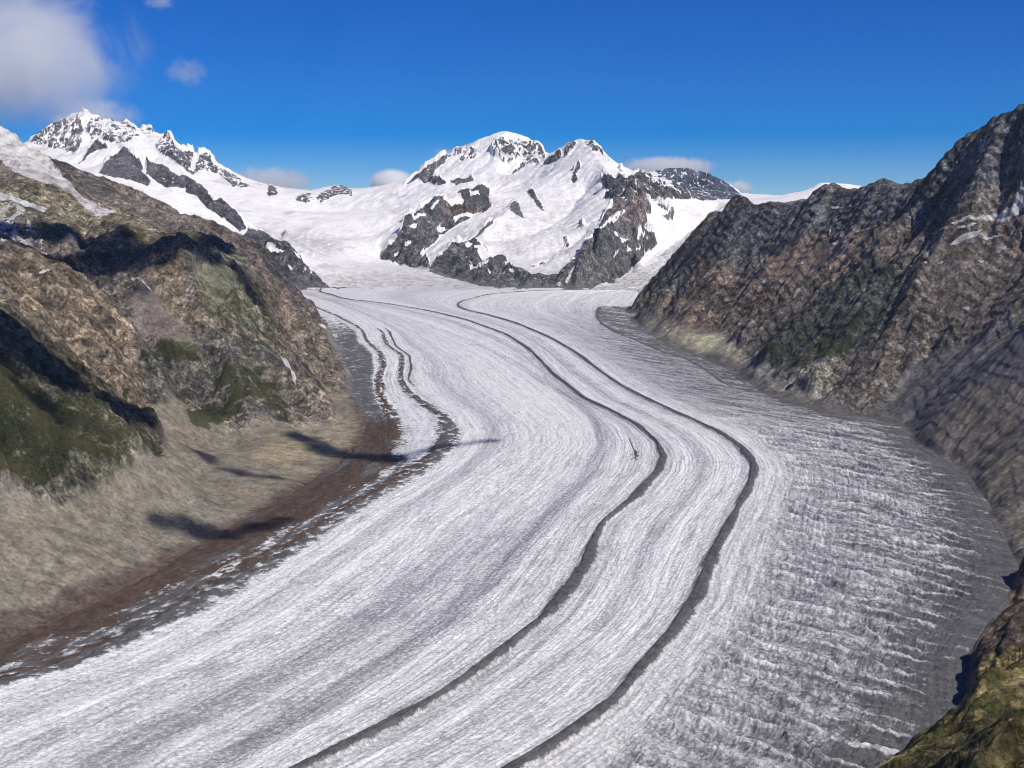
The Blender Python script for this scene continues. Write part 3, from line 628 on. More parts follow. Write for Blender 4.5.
def ground_material():
    b = NB('ground')
    g = b.n('ShaderNodeNewGeometry'); P = g.outputs['Position']
    tin = b.attr('tint', True); snow = b.attr('snow'); veg = b.attr('veg'); rock = b.attr('rock')
    rk_ = b.mapr(rock, 0, 1, .45, 1)
    n1 = b.noise(P, 1 / 260, 6, .62, .4); n2 = b.noise(P, 1 / 42, 7, .68); n3 = b.noise(P, 1 / 11, 6, .72)
    # beds of the rock, tilted
    st = b.n('ShaderNodeVectorRotate', rotation_type='EULER_XYZ'); b.l(P, st.inputs['Vector']); st.inputs['Rotation'].default_value = (.9, .35, .5)
    n4 = b.noise(b.scale(st.outputs[0], (1, .12, 1)), 1 / 20, 5, .7)
    v1 = b.mapr(n1, .3, .7, .72, 1.25); v2 = b.mapr(n2, .3, .7, .48, 1.6); v3 = b.mapr(n3, .32, .68, .45, 1.65)
    v4 = b.mapr(n4, .3, .7, .62, 1.4)
    v4 = b.math('ADD', b.math('MULTIPLY', v4, rock), b.math('SUBTRACT', 1.0, rock))
    k = b.math('MULTIPLY', b.math('MULTIPLY', v1, v2), b.math('MULTIPLY', v3, v4))
    k = b.math('POWER', k, rk_)
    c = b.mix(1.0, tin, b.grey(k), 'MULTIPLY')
    # rusty and grey patches
    n5 = b.noise(P, 1 / 150, 5, .6, .6)
    c = b.mix(b.mapr(n5, .54, .70, 0, .25), c, b.mix(1.0, c, (1.32, 1.0, .78, 1), 'MULTIPLY'))
    c = b.mix(b.mapr(n5, .46, .32, 0, .55), c, b.mix(1.0, c, (.85, .95, 1.05, 1), 'MULTIPLY'))
    oc = b.noise(b.scale(P, (1, 1, .6)), 1 / 120, 9, .70, .3)
    c = b.mix(b.math('MULTIPLY', b.mapr(oc, .50, .56, 0, .80), rock), c, b.mix(1.0, c, (.50, .52, .56, 1), 'MULTIPLY'))
    c = b.mix(b.math('MULTIPLY', b.mapr(oc, .44, .39, 0, .6), rock), c, b.mix(1.0, c, (1.35, 1.30, 1.22, 1), 'MULTIPLY'))
    dv = b.n('ShaderNodeVectorMath', operation='ADD'); nz = b.n('ShaderNodeTexNoise'); b.l(P, nz.inputs['Vector']); nz.inputs['Scale'].default_value = 1 / 30; nz.inputs['Detail'].default_value = 4
    sv = b.n('ShaderNodeVectorMath', operation='SCALE'); b.l(nz.outputs['Color'], sv.inputs[0]); sv.inputs['Scale'].default_value = 26
    b.l(P, dv.inputs[0]); b.l(sv.outputs[0], dv.inputs[1])
    def cells(sz):
        v = b.n('ShaderNodeTexVoronoi'); b.l(b.scale(dv.outputs[0], (1, 1, .7)), v.inputs['Vector']); v.inputs['Scale'].default_value = 1 / sz
        sp = b.n('ShaderNodeSeparateColor'); b.l(v.outputs['Color'], sp.inputs[0]); return sp.outputs[0], v.outputs['Distance']
    ca, da_ = cells(26); cb, db_ = cells(9)
    cl = b.math('MULTIPLY', b.mapr(ca, 0, 1, .62, 1.34, False), b.mapr(cb, 0, 1, .62, 1.36, False))
    cl = b.math('POWER', cl, b.mapr(rock, 0, 1, .35, 1))
    c = b.mix(1.0, c, b.grey(cl), 'MULTIPLY')
    # grass and dwarf shrubs
    n6 = b.noise(P, 1 / 34, 7, .72); n7 = b.noise(P, 1 / 6, 4, .6)
    vm = b.mapr(b.math('ADD', b.math('MULTIPLY', veg, 1.0), b.math('MULTIPLY', b.math('SUBTRACT', n6, .5), 3.2)), .40, .75, 0, .88)
    gc = b.mix(b.mapr(n7, .35, .65, 0, 1), (.010, .015, .006, 1), (.040, .048, .017, 1))
    gc = b.mix(b.mapr(n1, .4, .65, 0, .6), gc, (.085, .075, .028, 1))
    gc = b.mix(b.attr('meadow'), gc, b.mix(b.mapr(n7, .35, .65, 0, 1), (.016, .022, .007, 1), (.100, .098, .028, 1)))
    c = b.mix(vm, c, gc)
    # snow, broken along its edges
    sm = b.math('ADD', snow, b.math('MULTIPLY', b.math('SUBTRACT', b.noise(P, 1 / 70, 8, .72), .5), 1.1))
    sm = b.math('ADD', sm, b.math('MULTIPLY', b.math('SUBTRACT', b.noise(b.scale(P, (1, .5, .22)), 1 / 38, 6, .66, .6), .5), b.mapr(b.math('ABSOLUTE', b.math('SUBTRACT', snow, .5)), .25, .62, 1.9, .25)))
    sm = b.mapr(sm, .46, .54, 0, 1)
    sd = b.noise(b.scale(P, (1, .5, 1)), 1 / 220, 6, .62, .5)
    sc_ = b.mix(b.mapr(sd, .5, .72, 0, 1), (.75, .735, .725, 1), (.53, .495, .48, 1))
    cz = b.noise(b.scale(P, (.30, 1, .6)), 1 / 95, 6, .62, .5)
    sc_ = b.mix(b.mapr(b.math('ABSOLUTE', b.math('SUBTRACT', cz, .5)), 0, .016, .45, 0), sc_, (.36, .35, .37, 1))
    dn = b.attr('dirt')
    sc_ = b.mix(dn, sc_, (.46, .45, .45, 1))
    sc_ = b.mix(b.mapr(n2, .42, .62, 0, b.math('MULTIPLY', dn, .75)), sc_, (.17, .16, .15, 1))
    c = b.mix(sm, c, sc_)
    bs = b.math('SUBTRACT', 1.0, b.math('MULTIPLY', sm, .7))
    return b.finish(c, b.mapr(sm, 0, 1, .92, .6), [(b.math('MULTIPLY', b.math('ADD', ca, da_), rock), 5, b.math('MULTIPLY', bs, .7)), (n2, 26, b.math('MULTIPLY', b.math('MULTIPLY', bs, .8), b.mapr(rock, 0, 1, .3, 1))), (n4, 12, b.math('MULTIPLY', b.math('MULTIPLY', bs, rock), .8)), (n3, 8, b.math('MULTIPLY', b.math('MULTIPLY', bs, .8), b.mapr(rock, 0, 1, .25, 1)))], .15)
MG = ground_material()

dirt = np.zeros_like(XX)
dirt = np.where((YY < 9100), sstep(6900, 6300, YY) * .3 + .5 + .5 * ridged((XX - YY * .3) / 60, (XX * .3 + YY) / 400, 3, 68), 0)
dirt = np.clip(dirt, 0, 1)
tl = np.maximum(0, 0)
M_PINK = layer([(1., [(236,232),(262,228),(300,232),(330,236),(345,246),(330,258),(300,256),(272,246),(250,240)]), (.8, [(395,247),(412,240),(404,250)]), (.7, [(370,262),(400,266),(430,274),(440,279),(400,275)])], 8)
pink = msample(M_PINK, PX, PY) * (far > .5)
dirt = np.where(far > .5, pink * .6 * sstep(-.2, .5, ridged(XX / 60, YY / 240, 4, 71)), dirt)
dirt = np.where((YY > 9100) & (YY < 12200), np.maximum(dirt, sstep(254, 284, PY) * .75), dirt)
# the crevassed branch that comes in from the right
M_FALL = layer([(1., [(560,300),(620,282),(650,262),(668,246),(700,236),(735,215),(735,300)])], 10)
M_FALL2 = layer([(.8, [(500,200),(540,196),(566,200),(600,215),(598,235),(575,258),(545,256),(500,262),(505,235),(470,245),(440,262),(455,235),(490,215)])], 12)
fallm = msample(M_FALL, PX, PY) * (far > .5); fallm2 = msample(M_FALL2, PX, PY) * (far > .5)
fall = fallm > .5
rm = rm
dirt = np.maximum(dirt, fallm * (.35 + .3 * ridged(XX / 70, YY / 60, 4, 72)))
dirt = np.maximum(dirt, fallm2 * np.clip(.15 + .55 * fbm(XX / 110, YY / 140, 4, 73), 0, 1))
ZZ = ZZ + 14 * ridged(XX / 60, YY / 45, 3, 84) * np.clip(snow, 0, 1) * np.maximum(fallm, .8 * fallm2)
attrs = dict(meadow=sstep(2200, 1700, YY), tint=tint, snow=snow, veg=veg, rock=frock * 1.0, dirt=dirt)

# which landform each face belongs to
a_ = np.clip((XX / YY - S0) / ds / KS, 0, lab.shape[0] - 1).astype(int); b_ = np.clip((np.log(YY) - Q0) / dq / KQ, 0, lab.shape[1] - 1).astype(int)
L2 = lab[a_, b_][:-1, :-1]
deep = (mk['ni'] > .93); deep = deep[:-1, :-1] & deep[1:, 1:] & deep[:-1, 1:] & deep[1:, :-1]
qs = [k for k, n in enumerate(LN)]
ID = {n: k for k, n in enumerate(LN)}
firn = (far > .5)[:-1, :-1] & (snow > .6)[:-1, :-1] & (mk['sl'] < .30)[:-1, :-1] & (PX < 420)[:-1, :-1] & (PY > 196)[:-1, :-1] & (L2 != ID['brown']) & (L2 != ID['dark'])
iceside = fall[:-1, :-1] & (snow > .6)[:-1, :-1] & (PX > 600)[:-1, :-1]
PARTS = {
 'left': ('mountain', 'brown rocky valley side above the left edge of the glacier, patched with dark green, a pale scree bench at its foot'),
 'snowspur': ('mountain', 'nearest high spur at the left edge of the photo, carrying a dirty white snow band'),
 'brown': ('mountain', 'bare brown ridge behind the snow band on the left, running down to the glacier bend'),
 'dark': ('mountain', 'dark grey ridge with small snow patches, ending in a low tip beside the upper glacier'),
 'jung': ('mountain', 'highest jagged snow and rock peak at far left with a cloud on its summit'),
 'monch': ('mountain', 'round topped white snow peak at centre, left one of the central pair'),
 'trug': ('mountain', 'pointed snow peak right of centre with an icefall and three dark rock buttresses below'),
 'backpeak': ('mountain', 'distant dark blue peak with a cloud cap, behind the right shoulder of the snow peak'),
 'crest': ('snowfield', 'distant white snow crest just showing over the brown ridge on the right'),
 'right': ('mountain', 'long dark brown rocky mountainside on the right, rising to a crag at the edge of the photo'),
 'near': ('hillside', 'near grassy spur with a bare brown slope in the bottom right corner'),
 'col': ('snowfield', 'broad white snowfield sloping up to the low pass between the left and central peaks'),
}
for n in LN:
    keep = (L2 == ID[n]) & ~deep & ~firn & ~iceside
    if n == 'col': keep = keep | (firn & ~deep)
    nm, lb = PARTS[n]
    o = mesh_from_grid(nm, XX, YY, ZZ, keep, attrs, MG)
    if o: o['kind'] = 'structure'; o['label'] = lb; o['category'] = nm
o = mesh_from_grid('icefall', XX, YY, ZZ, iceside & ~deep, attrs, MG)
if o: o['kind'] = 'structure'; o['label'] = 'broken white branch glacier tumbling in between the pointed snow peak and the right mountainside'; o['category'] = 'icefall'

# ------------------------------------------------------------------ trunk glacier
def row_py(Y): return proj(0 * Y, Y, gplane(Y))[1]
pyr = np.linspace(row_py(np.array([9900.]))[0], row_py(np.array([1560.]))[0], 1500)
yt = np.linspace(1500, 10700, 40000); GY = np.interp(pyr, row_py(yt)[::-1], yt[::-1])
KEY = ['a', 'm', 'c', 'd', 'e', 'b', 'r']; KU = np.array([0, .07, .135, .36, .48, .66, 1.0])
LX = np.stack([line_x(k, GY) for k in KEY])                   # 7 x rows
for k in range(1, 7): LX[k] = np.maximum(LX[k], LX[k - 1] + 6)
LX = np.stack([blur1(r, 3, 0) for r in LX])
NU = 1250
uu = np.linspace(-.012, 1.012, NU)
# smooth (monotone enough) interpolation across
def across(u):
    r = np.empty((len(u), len(GY)))
    for j in range(len(GY)): r[:, j] = np.interp(u, KU, LX[:, j])
    r[u < 0] = LX[0][None] + (LX[1] - LX[0])[None] * (u[u < 0] / .07)[:, None] * 3
    r[u > 1] = LX[6][None] + (LX[6] - LX[5])[None] * ((u[u > 1] - 1) / .34)[:, None] * 3
    return r
GX = across(uu); GYY = np.repeat(GY[None], NU, 0)
U = np.repeat(uu[:, None], len(GY), 1)
V = np.cumsum(np.hypot(np.gradient(GX, axis=1), np.gradient(GYY, axis=1)), 1)
Vm = V.mean(0)[None] * .5 + V * .5
GZ = bil(zb, GX, GYY)
Lm = np.interp(U.ravel(), KU, [0, 130, 260, 700, 950, 1300, 2000]).reshape(U.shape)   # metres across in flow coordinates
edge = np.minimum(sstep(0, .03, U), sstep(0, .03, 1 - U)); edge = .12 + .88 * edge
gpx, gpy = proj(GX, GYY, GZ)
# debris on the ice
wob = .004 * perlin(U * 40, V / 400, 5) + .0015 * perlin(U * 200, V / 90, 6)
Uw = U + wob
def band(c, w_, soft=.5):
    d = np.abs(Uw - c) / np.maximum(w_, 1e-5); return 1 - sstep(1 - soft, 1 + soft, d)
wpx = np.gradient(GX, axis=0) / np.gradient(U, axis=0)         # metres of X per unit of u
mw = lambda metres: metres / np.maximum(wpx, 1)
yy = GYY
e_w = np.interp(yy, [1500, 2300, 3000, 3800, 4500, 5200, 6500, 9500], [13, 14, 16, 15, 13, 10, 9, 9])
b_w = np.interp(yy, [1500, 2300, 3000, 3800, 4500, 5200, 6500, 9500], [15, 16, 18, 16, 12, 10, 9, 9])
wv = 1 + .6 * perlin(V / 260, U * 9, 15) + .2 * perlin(V / 70, U * 9, 16)
deb_e = band(.48, mw(e_w * .8 * wv), .7); deb_b = band(.66, mw(b_w * .85 * wv), .7) * (1 - sstep(9700, 10000, yy))
# pale twin streak beside moraine A, faint dirty streak D
deb_d = .85 * band(.36, mw(np.interp(yy, [1500, 3000, 5000, 8000], [40, 34, 24, 18])), .9) * sstep(7000, 5200, yy)
deb_e2 = .5 * band(.48 + mw(np.interp(yy, [2000, 4500, 8000], [60, 26, 30])), mw(9), .8) * sstep(5600, 4900, yy)
# left lateral debris
lowm = sstep(5400, 4800, yy)
brk = np.clip(.75 + .9 * fbm(U * 90, V / 45, 4, 18), 0, 1)
m1 = brk * band(.07, mw(np.interp(yy, [3000, 4900, 5600, 6500, 9000], [60, 36, 26, 16, 11])), .8)
m2 = brk * band(.128, mw(np.interp(yy, [3000, 4900, 5600, 6500, 9000], [60, 36, 24, 12, 8])), .8) * sstep(7900, 7500, yy)
m3 = .8 * band(.128 + mw(42), mw(7), .6) * sstep(7900, 7500, yy) * sstep(5400, 6200, yy)
fillm = sstep(.142, .125, Uw) * lowm
mid = fillm * (.50 + .5 * sstep(.085, .06, Uw) + .32 * sstep(.115, .085, Uw) + .35 * perlin(U * 60, V / 160, 8) + .25 * fbm(U * 160, V / 90, 3, 9))
out_l = sstep(.062, .045, Uw) * sstep(9000, 7000, yy) * (.72 + .35 * fbm(GX / 60, GYY / 60, 3, 67))
deb_l = np.clip(np.maximum.reduce([m1, m2, m3, mid, out_l]), 0, 1)
gap = band(.10, .018, .6) * sstep(4300, 4700, yy); deb_l = deb_l * (1 - .72 * gap)
# right lateral debris and dirty ice
rl = np.interp(yy, [1500, 2200, 2600, 3000, 3500, 4500, 5200], [.84, .87, .90, .90, .90, .92, .95])
xri = np.interp(yy, FL['ri'][::-1, 1], FL['ri'][::-1, 0]); xb_ = line_x('b', yy); xr_ = line_x('r', yy)
rif = .66 + .34 * (xri - xb_) / np.maximum(xr_ - xb_, 1); rif = np.where(yy > 8700, 1.2, rif)
rl = rl * (1 - sstep(5100, 5400, yy)) + rif * sstep(5100, 5400, yy)
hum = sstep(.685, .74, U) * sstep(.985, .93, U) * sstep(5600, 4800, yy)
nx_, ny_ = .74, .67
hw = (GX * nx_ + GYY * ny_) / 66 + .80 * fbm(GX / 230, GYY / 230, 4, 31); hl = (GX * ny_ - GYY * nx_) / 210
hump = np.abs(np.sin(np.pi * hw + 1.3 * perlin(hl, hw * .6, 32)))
hum_c = hum * sstep(.42, .10, hump) * np.clip(.65 + 1.5 * fbm(GX / 90, GYY / 70, 4, 37), 0, 1)  # clean ice on hump crests, which also paints their sunlit brightness
strk = fbm((GX * .74 + GYY * .67) / 34 + .5 * fbm(GX / 120, GYY / 120, 3, 61), (GX * .67 - GYY * .74) / 300, 5, 62, .65)
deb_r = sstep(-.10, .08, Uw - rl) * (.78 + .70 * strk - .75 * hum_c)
deb_r = np.where(yy > 5300, sstep(-.012, .012, Uw + .004 * perlin(U * 300, V / 60, 66) - rl) * (.60 + .6 * strk), deb_r)
core = 1.3 * band(rl + .006, mw(7), .5) * sstep(5400, 6200, yy) * sstep(8750, 8600, yy)
deb_r = np.maximum(deb_r, core * .98)
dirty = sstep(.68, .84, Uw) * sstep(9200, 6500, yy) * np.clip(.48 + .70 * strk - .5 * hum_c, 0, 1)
deb = np.clip(np.maximum.reduce([deb_e, deb_b, .45 * deb_e2, deb_l, deb_r, dirty * .8]), 0, 1)
brown = np.clip(np.maximum(np.maximum.reduce([m1, m2, mid, m3]) * sstep(7400, 5600, yy), 0) * (.75 + .6 * perlin(U * 50, V / 500, 12)), 0, 1) * sstep(.142, .122, Uw)
brown = np.where(Uw < .02, brown * .85, brown)
# relief of the ice: ribs along the flow, swells, crevassed humps on the right
rib = 1.6 * perlin(Lm / 26, V / 420, 21) + 1.3 * perlin(Lm / 11, V / 160, 22) + .9 * perlin(Lm / 6, V / 46, 23)
cross = 1.3 * ridged(Lm / 60 + V / 70, V / 24, 3, 24)
hum_h = hum * (-19.0 * hump ** .7 * (.55 + .7 * perlin(hl * 1.3, hw * .5, 33)) + 5 * ridged(GX / 30, GYY / 42, 4, 34))
grime_shade = np.clip(np.maximum.reduce([deb_d * 1.1 * (.75 + .5 * perlin(U * 90, V / 300, 14)), deb_e2, sstep(.665, .76, Uw) * sstep(9400, 6500, yy) * (.74 + .7 * strk - .6 * hum_c + .25 * sstep(.75, .92, Uw)), hum * sstep(.25, .7, hump) * np.clip(.95 + .9 * strk + .6 * fbm(GX / 60, GYY / 60, 4, 39), 0, 1), .5 * band(.48, mw(e_w * 2.3), .8), .5 * band(.66, mw(b_w * 2.3), .8), .55 * band(.30, .02, .9) * sstep(4200, 3000, yy), .4 * band(.195, .012, .9), .35 * band(.56, .02, .9), .45 * band(.435, .012, .9)]), 0, 1)  # dirt streaks, plus dirt in hump troughs that also paints their shade
mess = band(.25, .05, .9) * sstep(3200, 3900, yy) * sstep(6500, 5200, yy)
mess_h = mess * 3.2 * ridged(GX / 34, GYY / 48, 3, 35)
nearc = sstep(6200, 5600, yy) * sstep(.70, .74, U) * sstep(.93, .88, U) * 2.5
cr2 = 3.2 * sstep(6000, 6600, yy) * sstep(8300, 7600, yy) * sstep(.70, .80, U) * sstep(.93, .90, U) * ridged((GX * .3 + GYY * .95) / 44, (GX * .95 - GYY * .3) / 200, 2, 36)
far_r = sstep(8800, 9400, yy) * sstep(.7, .8, U) * 5 * ridged(GX / 40, GYY / 40, 3, 38)
swell = 5 * fbm(GX / 420, GYY / 600, 3, 40)
mor = 13 * np.maximum(deb_e ** 1, deb_b) * np.interp(yy, [2000, 5000, 9000], [1, .6, .4]) + 6 * np.maximum(m1, m2) * sstep(9000, 6000, yy)
rub = 2.6 * fbm(GX / 14, GYY / 18, 4, 43, .6) * deb
lat = deb_l * lowm * 5 * fbm(GX / 60, GYY / 80, 4, 44)
mid_bulge = 0 * np.sin(np.clip(U, 0, 1) * np.pi) ** .7
GZ = GZ + edge * ((rib + cross + mess_h + cr2 + far_r) * (1 - .6 * deb) + hum_h + swell + mor + rub + lat + mid_bulge * sstep(10000, 8500, yy)) + 1.2 - 28 * sstep(.001, -.010, U + .006 * perlin(V / 70, V / 300, 81)) - 28 * sstep(.999, 1.010, U)

def ice_material():
    b = NB('glacier_ice')
    fl = b.attr('flow', True); deb = b.attr('debris'); br = b.attr('brown'); hm = b.attr('hump')
    g = b.n('ShaderNodeNewGeometry'); P = g.outputs['Position']
    s1 = b.noise(b.scale(fl, (1, .075, 1)), 1 / 13, 5, .62); s2 = b.noise(b.scale(fl, (1, .24, 1)), 1 / 5, 5, .66)
    s3 = b.noise(b.scale(fl, (1, .02, 1)), 1 / 60, 4, .6)
    pt = b.noise(P, 1 / 8, 6, .75); gr = b.noise(P, 1 / 26, 7, .74); pb = b.noise(P, 1 / 90, 5, .6)
    cr = b.noise(b.scale(fl, (.35, 1, 1)), 1 / 9, 4, .6)          # short cracks across the flow
    t = b.math('ADD', b.math('MULTIPLY', b.math('SUBTRACT', s1, .5), .62), b.math('MULTIPLY', b.math('SUBTRACT', s2, .5), .6))
    t = b.math('ADD', t, b.math('MULTIPLY', b.math('SUBTRACT', s3, .5), .62))
    t = b.math('ADD', t, b.math('MULTIPLY', b.math('SUBTRACT', pt, .5), 1.15))
    t = b.math('ADD', t, b.math('MULTIPLY', b.math('SUBTRACT', pb, .5), .45))
    fr = b.attr('fresh')
    ic = b.mix(b.mapr(t, -.34, .22, 1, 0), (.82, .815, .81, 1), (.27, .272, .28, 1))
    ic = b.mix(b.math('MULTIPLY', fr, .8), ic, (.60, .585, .585, 1))
    ic = b.mix(b.math('MULTIPLY', b.attr('grime_shade'), b.mapr(pt, .4, .62, 1, .5)), ic, (.15, .15, .165, 1))
    # cracks
    ck = b.mapr(b.math('ABSOLUTE', b.math('SUBTRACT', cr, .5)), .0, .022, .8, 0)
    ic = b.mix(b.math('MULTIPLY', ck, b.mapr(pb, .45, .6, 0, 1)), ic, (.13, .14, .16, 1))
    rk = b.mix(b.mapr(gr, .3, .7, 0, 1), (.046, .046, .049, 1), (.125, .124, .128, 1))
    rb = b.mix(b.mapr(gr, .3, .7, 0, 1), (.040, .026, .020, 1), (.098, .066, .050, 1))
    rk = b.mix(b.mapr(br, .2, .7, 0, 1), rk, rb)
    grit = b.math('ADD', b.math('MULTIPLY', b.math('SUBTRACT', gr, .5), 2.6), b.math('MULTIPLY', b.math('SUBTRACT', s2, .5), 1.2))
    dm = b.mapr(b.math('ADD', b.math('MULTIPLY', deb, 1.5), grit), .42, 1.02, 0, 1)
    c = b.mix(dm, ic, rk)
    return b.finish(c, b.mapr(dm, 0, 1, .55, .9), [(s1, 2.5, .6), (pt, 3.0, .9), (s2, 1.2, .6)], .25)
MI = ice_material()
flow = np.stack([Lm, Vm, np.zeros_like(Lm)], -1)
fresh = sstep(7000, 9700, GYY) * (1 - .6 * sstep(.68, .8, U))
fresh = np.maximum(fresh, .5 * band(.25, .12, .9) * sstep(3000, 5000, yy))
gat = dict(grime_shade=grime_shade, flow=flow, fresh=fresh, debris=deb, brown=brown, hump=hum)
# a lone dark crevassed patch on the ice
for pts, wd in (([(629,439),(632,446),(635,453),(636,461)], 2.), ([(630,456),(640,453)], 2.), ([(631,460),(639,457)], 2.5), ([(635,451),(636,457)], 4.5)):
    Pp = np.array([onice(*p) for p in pts])
    for a, b_ in zip(Pp[:-1], Pp[1:]):
        d = b_ - a; t = np.clip(((GX - a[0]) * d[0] + (GYY - a[1]) * d[1]) / (d @ d), 0, 1)
        ds_ = np.hypot(GX - a[0] - t * d[0], (GYY - a[1] - t * d[1]) * .6)
        gat['debris'] = np.maximum(gat['debris'], .9 * sstep(wd * 1.6, wd * .6, ds_))
q_ = lambda a: a[:-1, :-1]
ok_ = q_((GYY < 9000) | (np.abs(bil(zb, GX, GYY) - gplane(GYY)) < 6))
kA = q_(deb_e > .5); kB = q_((deb_b > .5) & (GYY < 9700)) & ~kA
kL = q_((deb_l > .5) & (U > .012) & (U < .15)) & ~kA & ~kB & q_(GYY < 7900)
kR = q_((deb_r > .5) & (U > .75)) & ~kA & ~kB & ~kL & q_(GYY < 9000)
for nm, lb, k, kd in [
    ('glacier', 'broad grey white valley glacier winding down between the mountains to the foreground', ~(kA | kB | kL | kR), 'structure'),
    ('medial_moraine', 'left one of the two thin dark rubble stripes that wind down the middle of the ice', kA, 'stuff'),
    ('medial_moraine', 'right one of the two thin dark rubble stripes, starting in a hook below the rock buttresses', kB, 'stuff'),
    ('lateral_moraine', 'reddish brown band of rubble along the left edge of the ice', kL, 'stuff'),
    ('lateral_moraine', 'dark grey rubble and dirty ice along the right edge of the ice', kR, 'stuff')]:
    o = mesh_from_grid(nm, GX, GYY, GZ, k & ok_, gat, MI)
    if o: o['kind'] = kd; o['label'] = lb; o['category'] = nm.replace('_', ' ')

# ------------------------------------------------------------------ clouds
def hit(px, py):                    # first point of the ground seen at a picture position
    Y = np.exp(np.linspace(math.log(600), math.log(20000), 3000)); x, y, z = ray(px, py)
    X = x * Y / y; Z = z * Y / y
    k = np.argmax(bil(zb, X, Y) > Z); return np.array([X[k], Y[k], Z[k]])
def ico(sub=3):
    import bmesh
    bm = bmesh.new(); bmesh.ops.create_icosphere(bm, subdivisions=sub, radius=1)
    v = np.array([p.co[:] for p in bm.verts]); f = [[q.index for q in p.verts] for p in bm.faces]; bm.free(); return v, np.array(f)
IV, IF = ico(3)
def blob_mesh(name, balls, mat):    # lumpy closed bodies: centre, radii, seed
    V = []; Fc = []; n = 0
    for c, r, sd in balls:
        k = 1 + .22 * perlin(IV[:, 0] * 2 + sd, IV[:, 1] * 2 + IV[:, 2] * 1.7, sd) + .12 * perlin(IV[:, 0] * 5 + sd, IV[:, 1] * 5 + IV[:, 2] * 4, sd + 3)
        V.append(IV * k[:, None] * np.array(r) + np.array(c)); Fc.append(IF + n); n += len(IV)
    me = bpy.data.meshes.new(name); me.from_pydata(np.concatenate(V).tolist(), [], np.concatenate(Fc).tolist()); me.materials.append(mat)
    o = bpy.data.objects.new(name, me); COL.objects.link(o); return o
def cloud_material(dens, nscale=None, thr=.5, col=(1, 1, 1)):
    b = NB('cloud_vapour'); v = b.n('ShaderNodeVolumePrincipled'); v.inputs['Color'].default_value = (*col, 1); v.inputs['Anisotropy'].default_value = .2
    if nscale is None: v.inputs['Density'].default_value = dens
    else:
        tc = b.n('ShaderNodeTexCoord'); g = b.n('ShaderNodeNewGeometry')
        ln = b.n('ShaderNodeVectorMath', operation='LENGTH'); b.l(tc.outputs['Object'], ln.inputs[0])
        n = b.noise(g.outputs['Position'], 1 / nscale, 8, .70, .5)
        f = b.math('SUBTRACT', 1.0, ln.outputs['Value'])
        d = b.math('ADD', b.math('MULTIPLY', f, 1.3), b.math('MULTIPLY', b.math('SUBTRACT', n, thr), 3.4))
        d = b.mapr(d, .25, 1.2, 0, dens); fe = b.mapr(f, 0, .45, 0, 1)
        b.put(v.inputs['Density'], b.math('MULTIPLY', d, fe))
    o = b.n('ShaderNodeOutputMaterial'); b.l(v.outputs[0], o.inputs['Volume']); return b.m
def cloud(px, py, Y, wx_, wy_, dens, label, thr=.5, rot=0.0):
    c = at(px, py, Y); rx = wx_ * Y / F / 2; rz = wy_ * Y / F / 2
    o = blob_mesh('cloud', [((0, 0, 0), (1.3, 1.3, 1.3), int(px) + 7)], cloud_material(dens, max(rz * .8, 120), thr))
    o.location = c; o.scale = (rx, max(rx, rz) * .6, rz); o.rotation_euler = (0, rot, 0)
    o['label'] = label; o['category'] = 'cloud'; return o
CY = 22500
cloud(16, 42, CY, 300, 225, .0014, 'large soft grey white cloud in the top left corner of the sky', .47, .25)
cloud(186, 74, CY, 60, 44, .0022, 'faint wisp of cloud right of the large cloud in the sky', .5)
cloud(160, 2, CY, 44, 22, .0030, 'small pale wisp at the top edge of the sky', .5)
cloud(96, 118, CY - 600, 120, 50, .0022, 'grey veil of cloud behind the highest left peak', .46)
cloud(392, 183, CY - 800, 56, 32, .02, 'small bright white cloud just above the snowfield, left of the round topped peak', .34)
cloud(452, 156, CY - 800, 60, 22, .0030, 'thin wisp against the left shoulder of the round topped peak', .45)
cloud(668, 167, CY - 700, 120, 26, .0060, 'flat grey cloud cap on the distant dark blue peak', .42)
cloud(736, 188, CY - 700, 44, 20, .012, 'small white cloud right of the distant dark blue peak', .42)
cloud(268, 182, CY - 500, 130, 40, .0030, 'dim grey cloud low over the ridge between the left peak and the pass', .43)
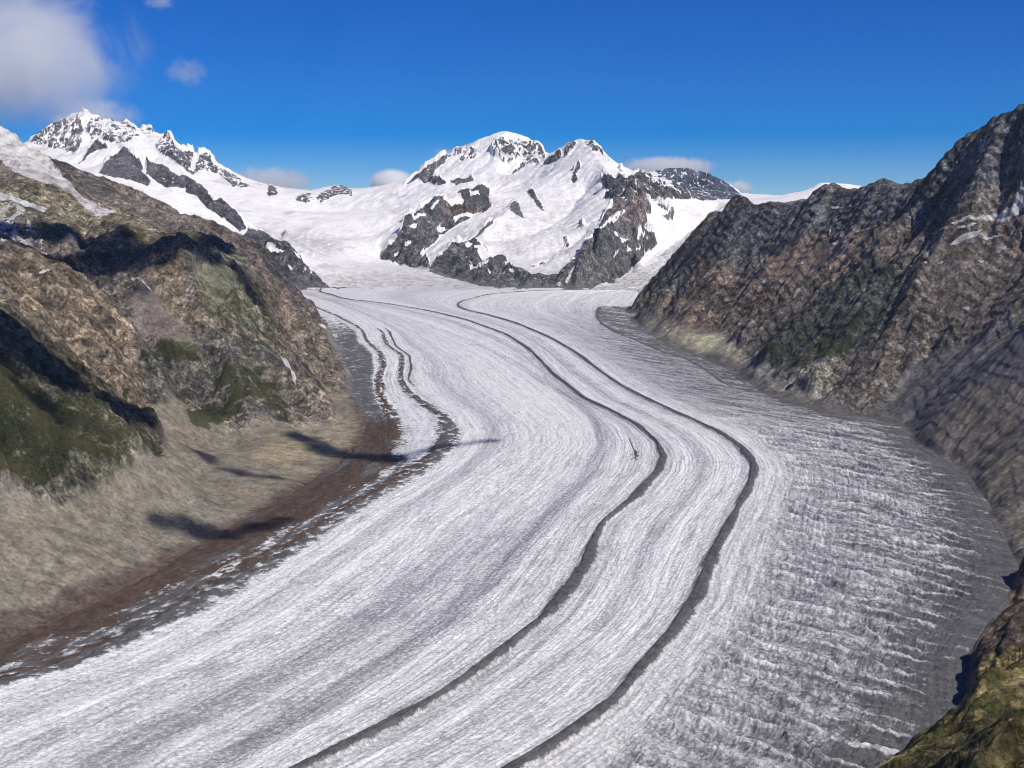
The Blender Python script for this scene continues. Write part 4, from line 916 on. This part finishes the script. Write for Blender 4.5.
# small clouds above the frame: their shadows lie on the left slopes
def overhead(strokes, z=2500):
    rs = np.random.RandomState(4); balls = []
    for pts, rad in strokes:
        G = [hit(*p) for p in pts]
        G = [g + SUNV * ((z - g[2]) / SUNV[2]) for g in G]
        for a, b_, in zip(G[:-1], G[1:]):
            L = np.linalg.norm(b_ - a); n = max(2, int(L / (rad * .75)))
            for k in range(n):
                c = a + (b_ - a) * (k + .5) / n + rs.randn(3) * rad * .12
                r = rad * rs.uniform(.75, 1.25)
                balls.append((c, (r, r, r * .7), int(rs.randint(1, 900))))
    return balls
SH = [
 ([(-40,236),(0,228),(30,232)], 75), ([(14,250),(40,262),(72,268)], 70), ([(40,236),(75,240),(110,246),(150,256),(190,250),(218,244),(240,256)], 85), ([(90,256),(130,262),(160,268)], 60), ([(236,262),(250,282),(260,304)], 36),
 ([(-60,290),(-20,310),(20,338),(50,362),(80,386)], 95), ([(80,386),(110,405),(150,430)], 62), ([(150,430),(185,448),(212,462)], 34), ([(-60,350),(-10,352),(20,362)], 60), ([(10,382),(40,405),(58,425)], 30), ([(125,292),(136,290),(146,296)], 18),
 ([(155,520),(180,526),(205,532),(235,535),(262,526),(288,520)], 38), ([(222,468),(240,473),(262,478),(285,480)], 26), ([(268,414),(282,420)], 26),
 ([(296,434),(318,446),(345,456),(372,460),(400,459)], 42), ([(400,458),(430,450),(455,446),(492,441)], 24), ([(196,500),(214,505)], 14),
]
ob = blob_mesh('cloud_bank', overhead([(p_, r_ * 1.25) for p_, r_ in SH]), cloud_material(.035))
ob['kind'] = 'structure'; ob['label'] = 'small scattered clouds overhead that shade the dark patches on the left slopes'; ob['category'] = 'cloud bank'

# ------------------------------------------------------------------ the air
hz = NB('haze'); v = hz.n('ShaderNodeVolumePrincipled'); v.inputs['Color'].default_value = (.62, .78, 1, 1); v.inputs['Density'].default_value = 4.5e-6; v.inputs['Anisotropy'].default_value = .0
o_ = hz.n('ShaderNodeOutputMaterial'); hz.l(v.outputs[0], o_.inputs['Volume'])
x0, x1, y0, y1, z0, z1 = -15000, 15000, -2000, 20700, -1700, 2150
me = bpy.data.meshes.new('haze')
me.from_pydata([(x, y, z) for x in (x0, x1) for y in (y0, y1) for z in (z0, z1)], [], [(0, 1, 3, 2), (4, 6, 7, 5), (0, 4, 5, 1), (2, 3, 7, 6), (0, 2, 6, 4), (1, 5, 7, 3)])
me.materials.append(hz.m)
o = bpy.data.objects.new('haze', me); COL.objects.link(o); o['kind'] = 'stuff'; o['label'] = 'thin blue mountain haze'
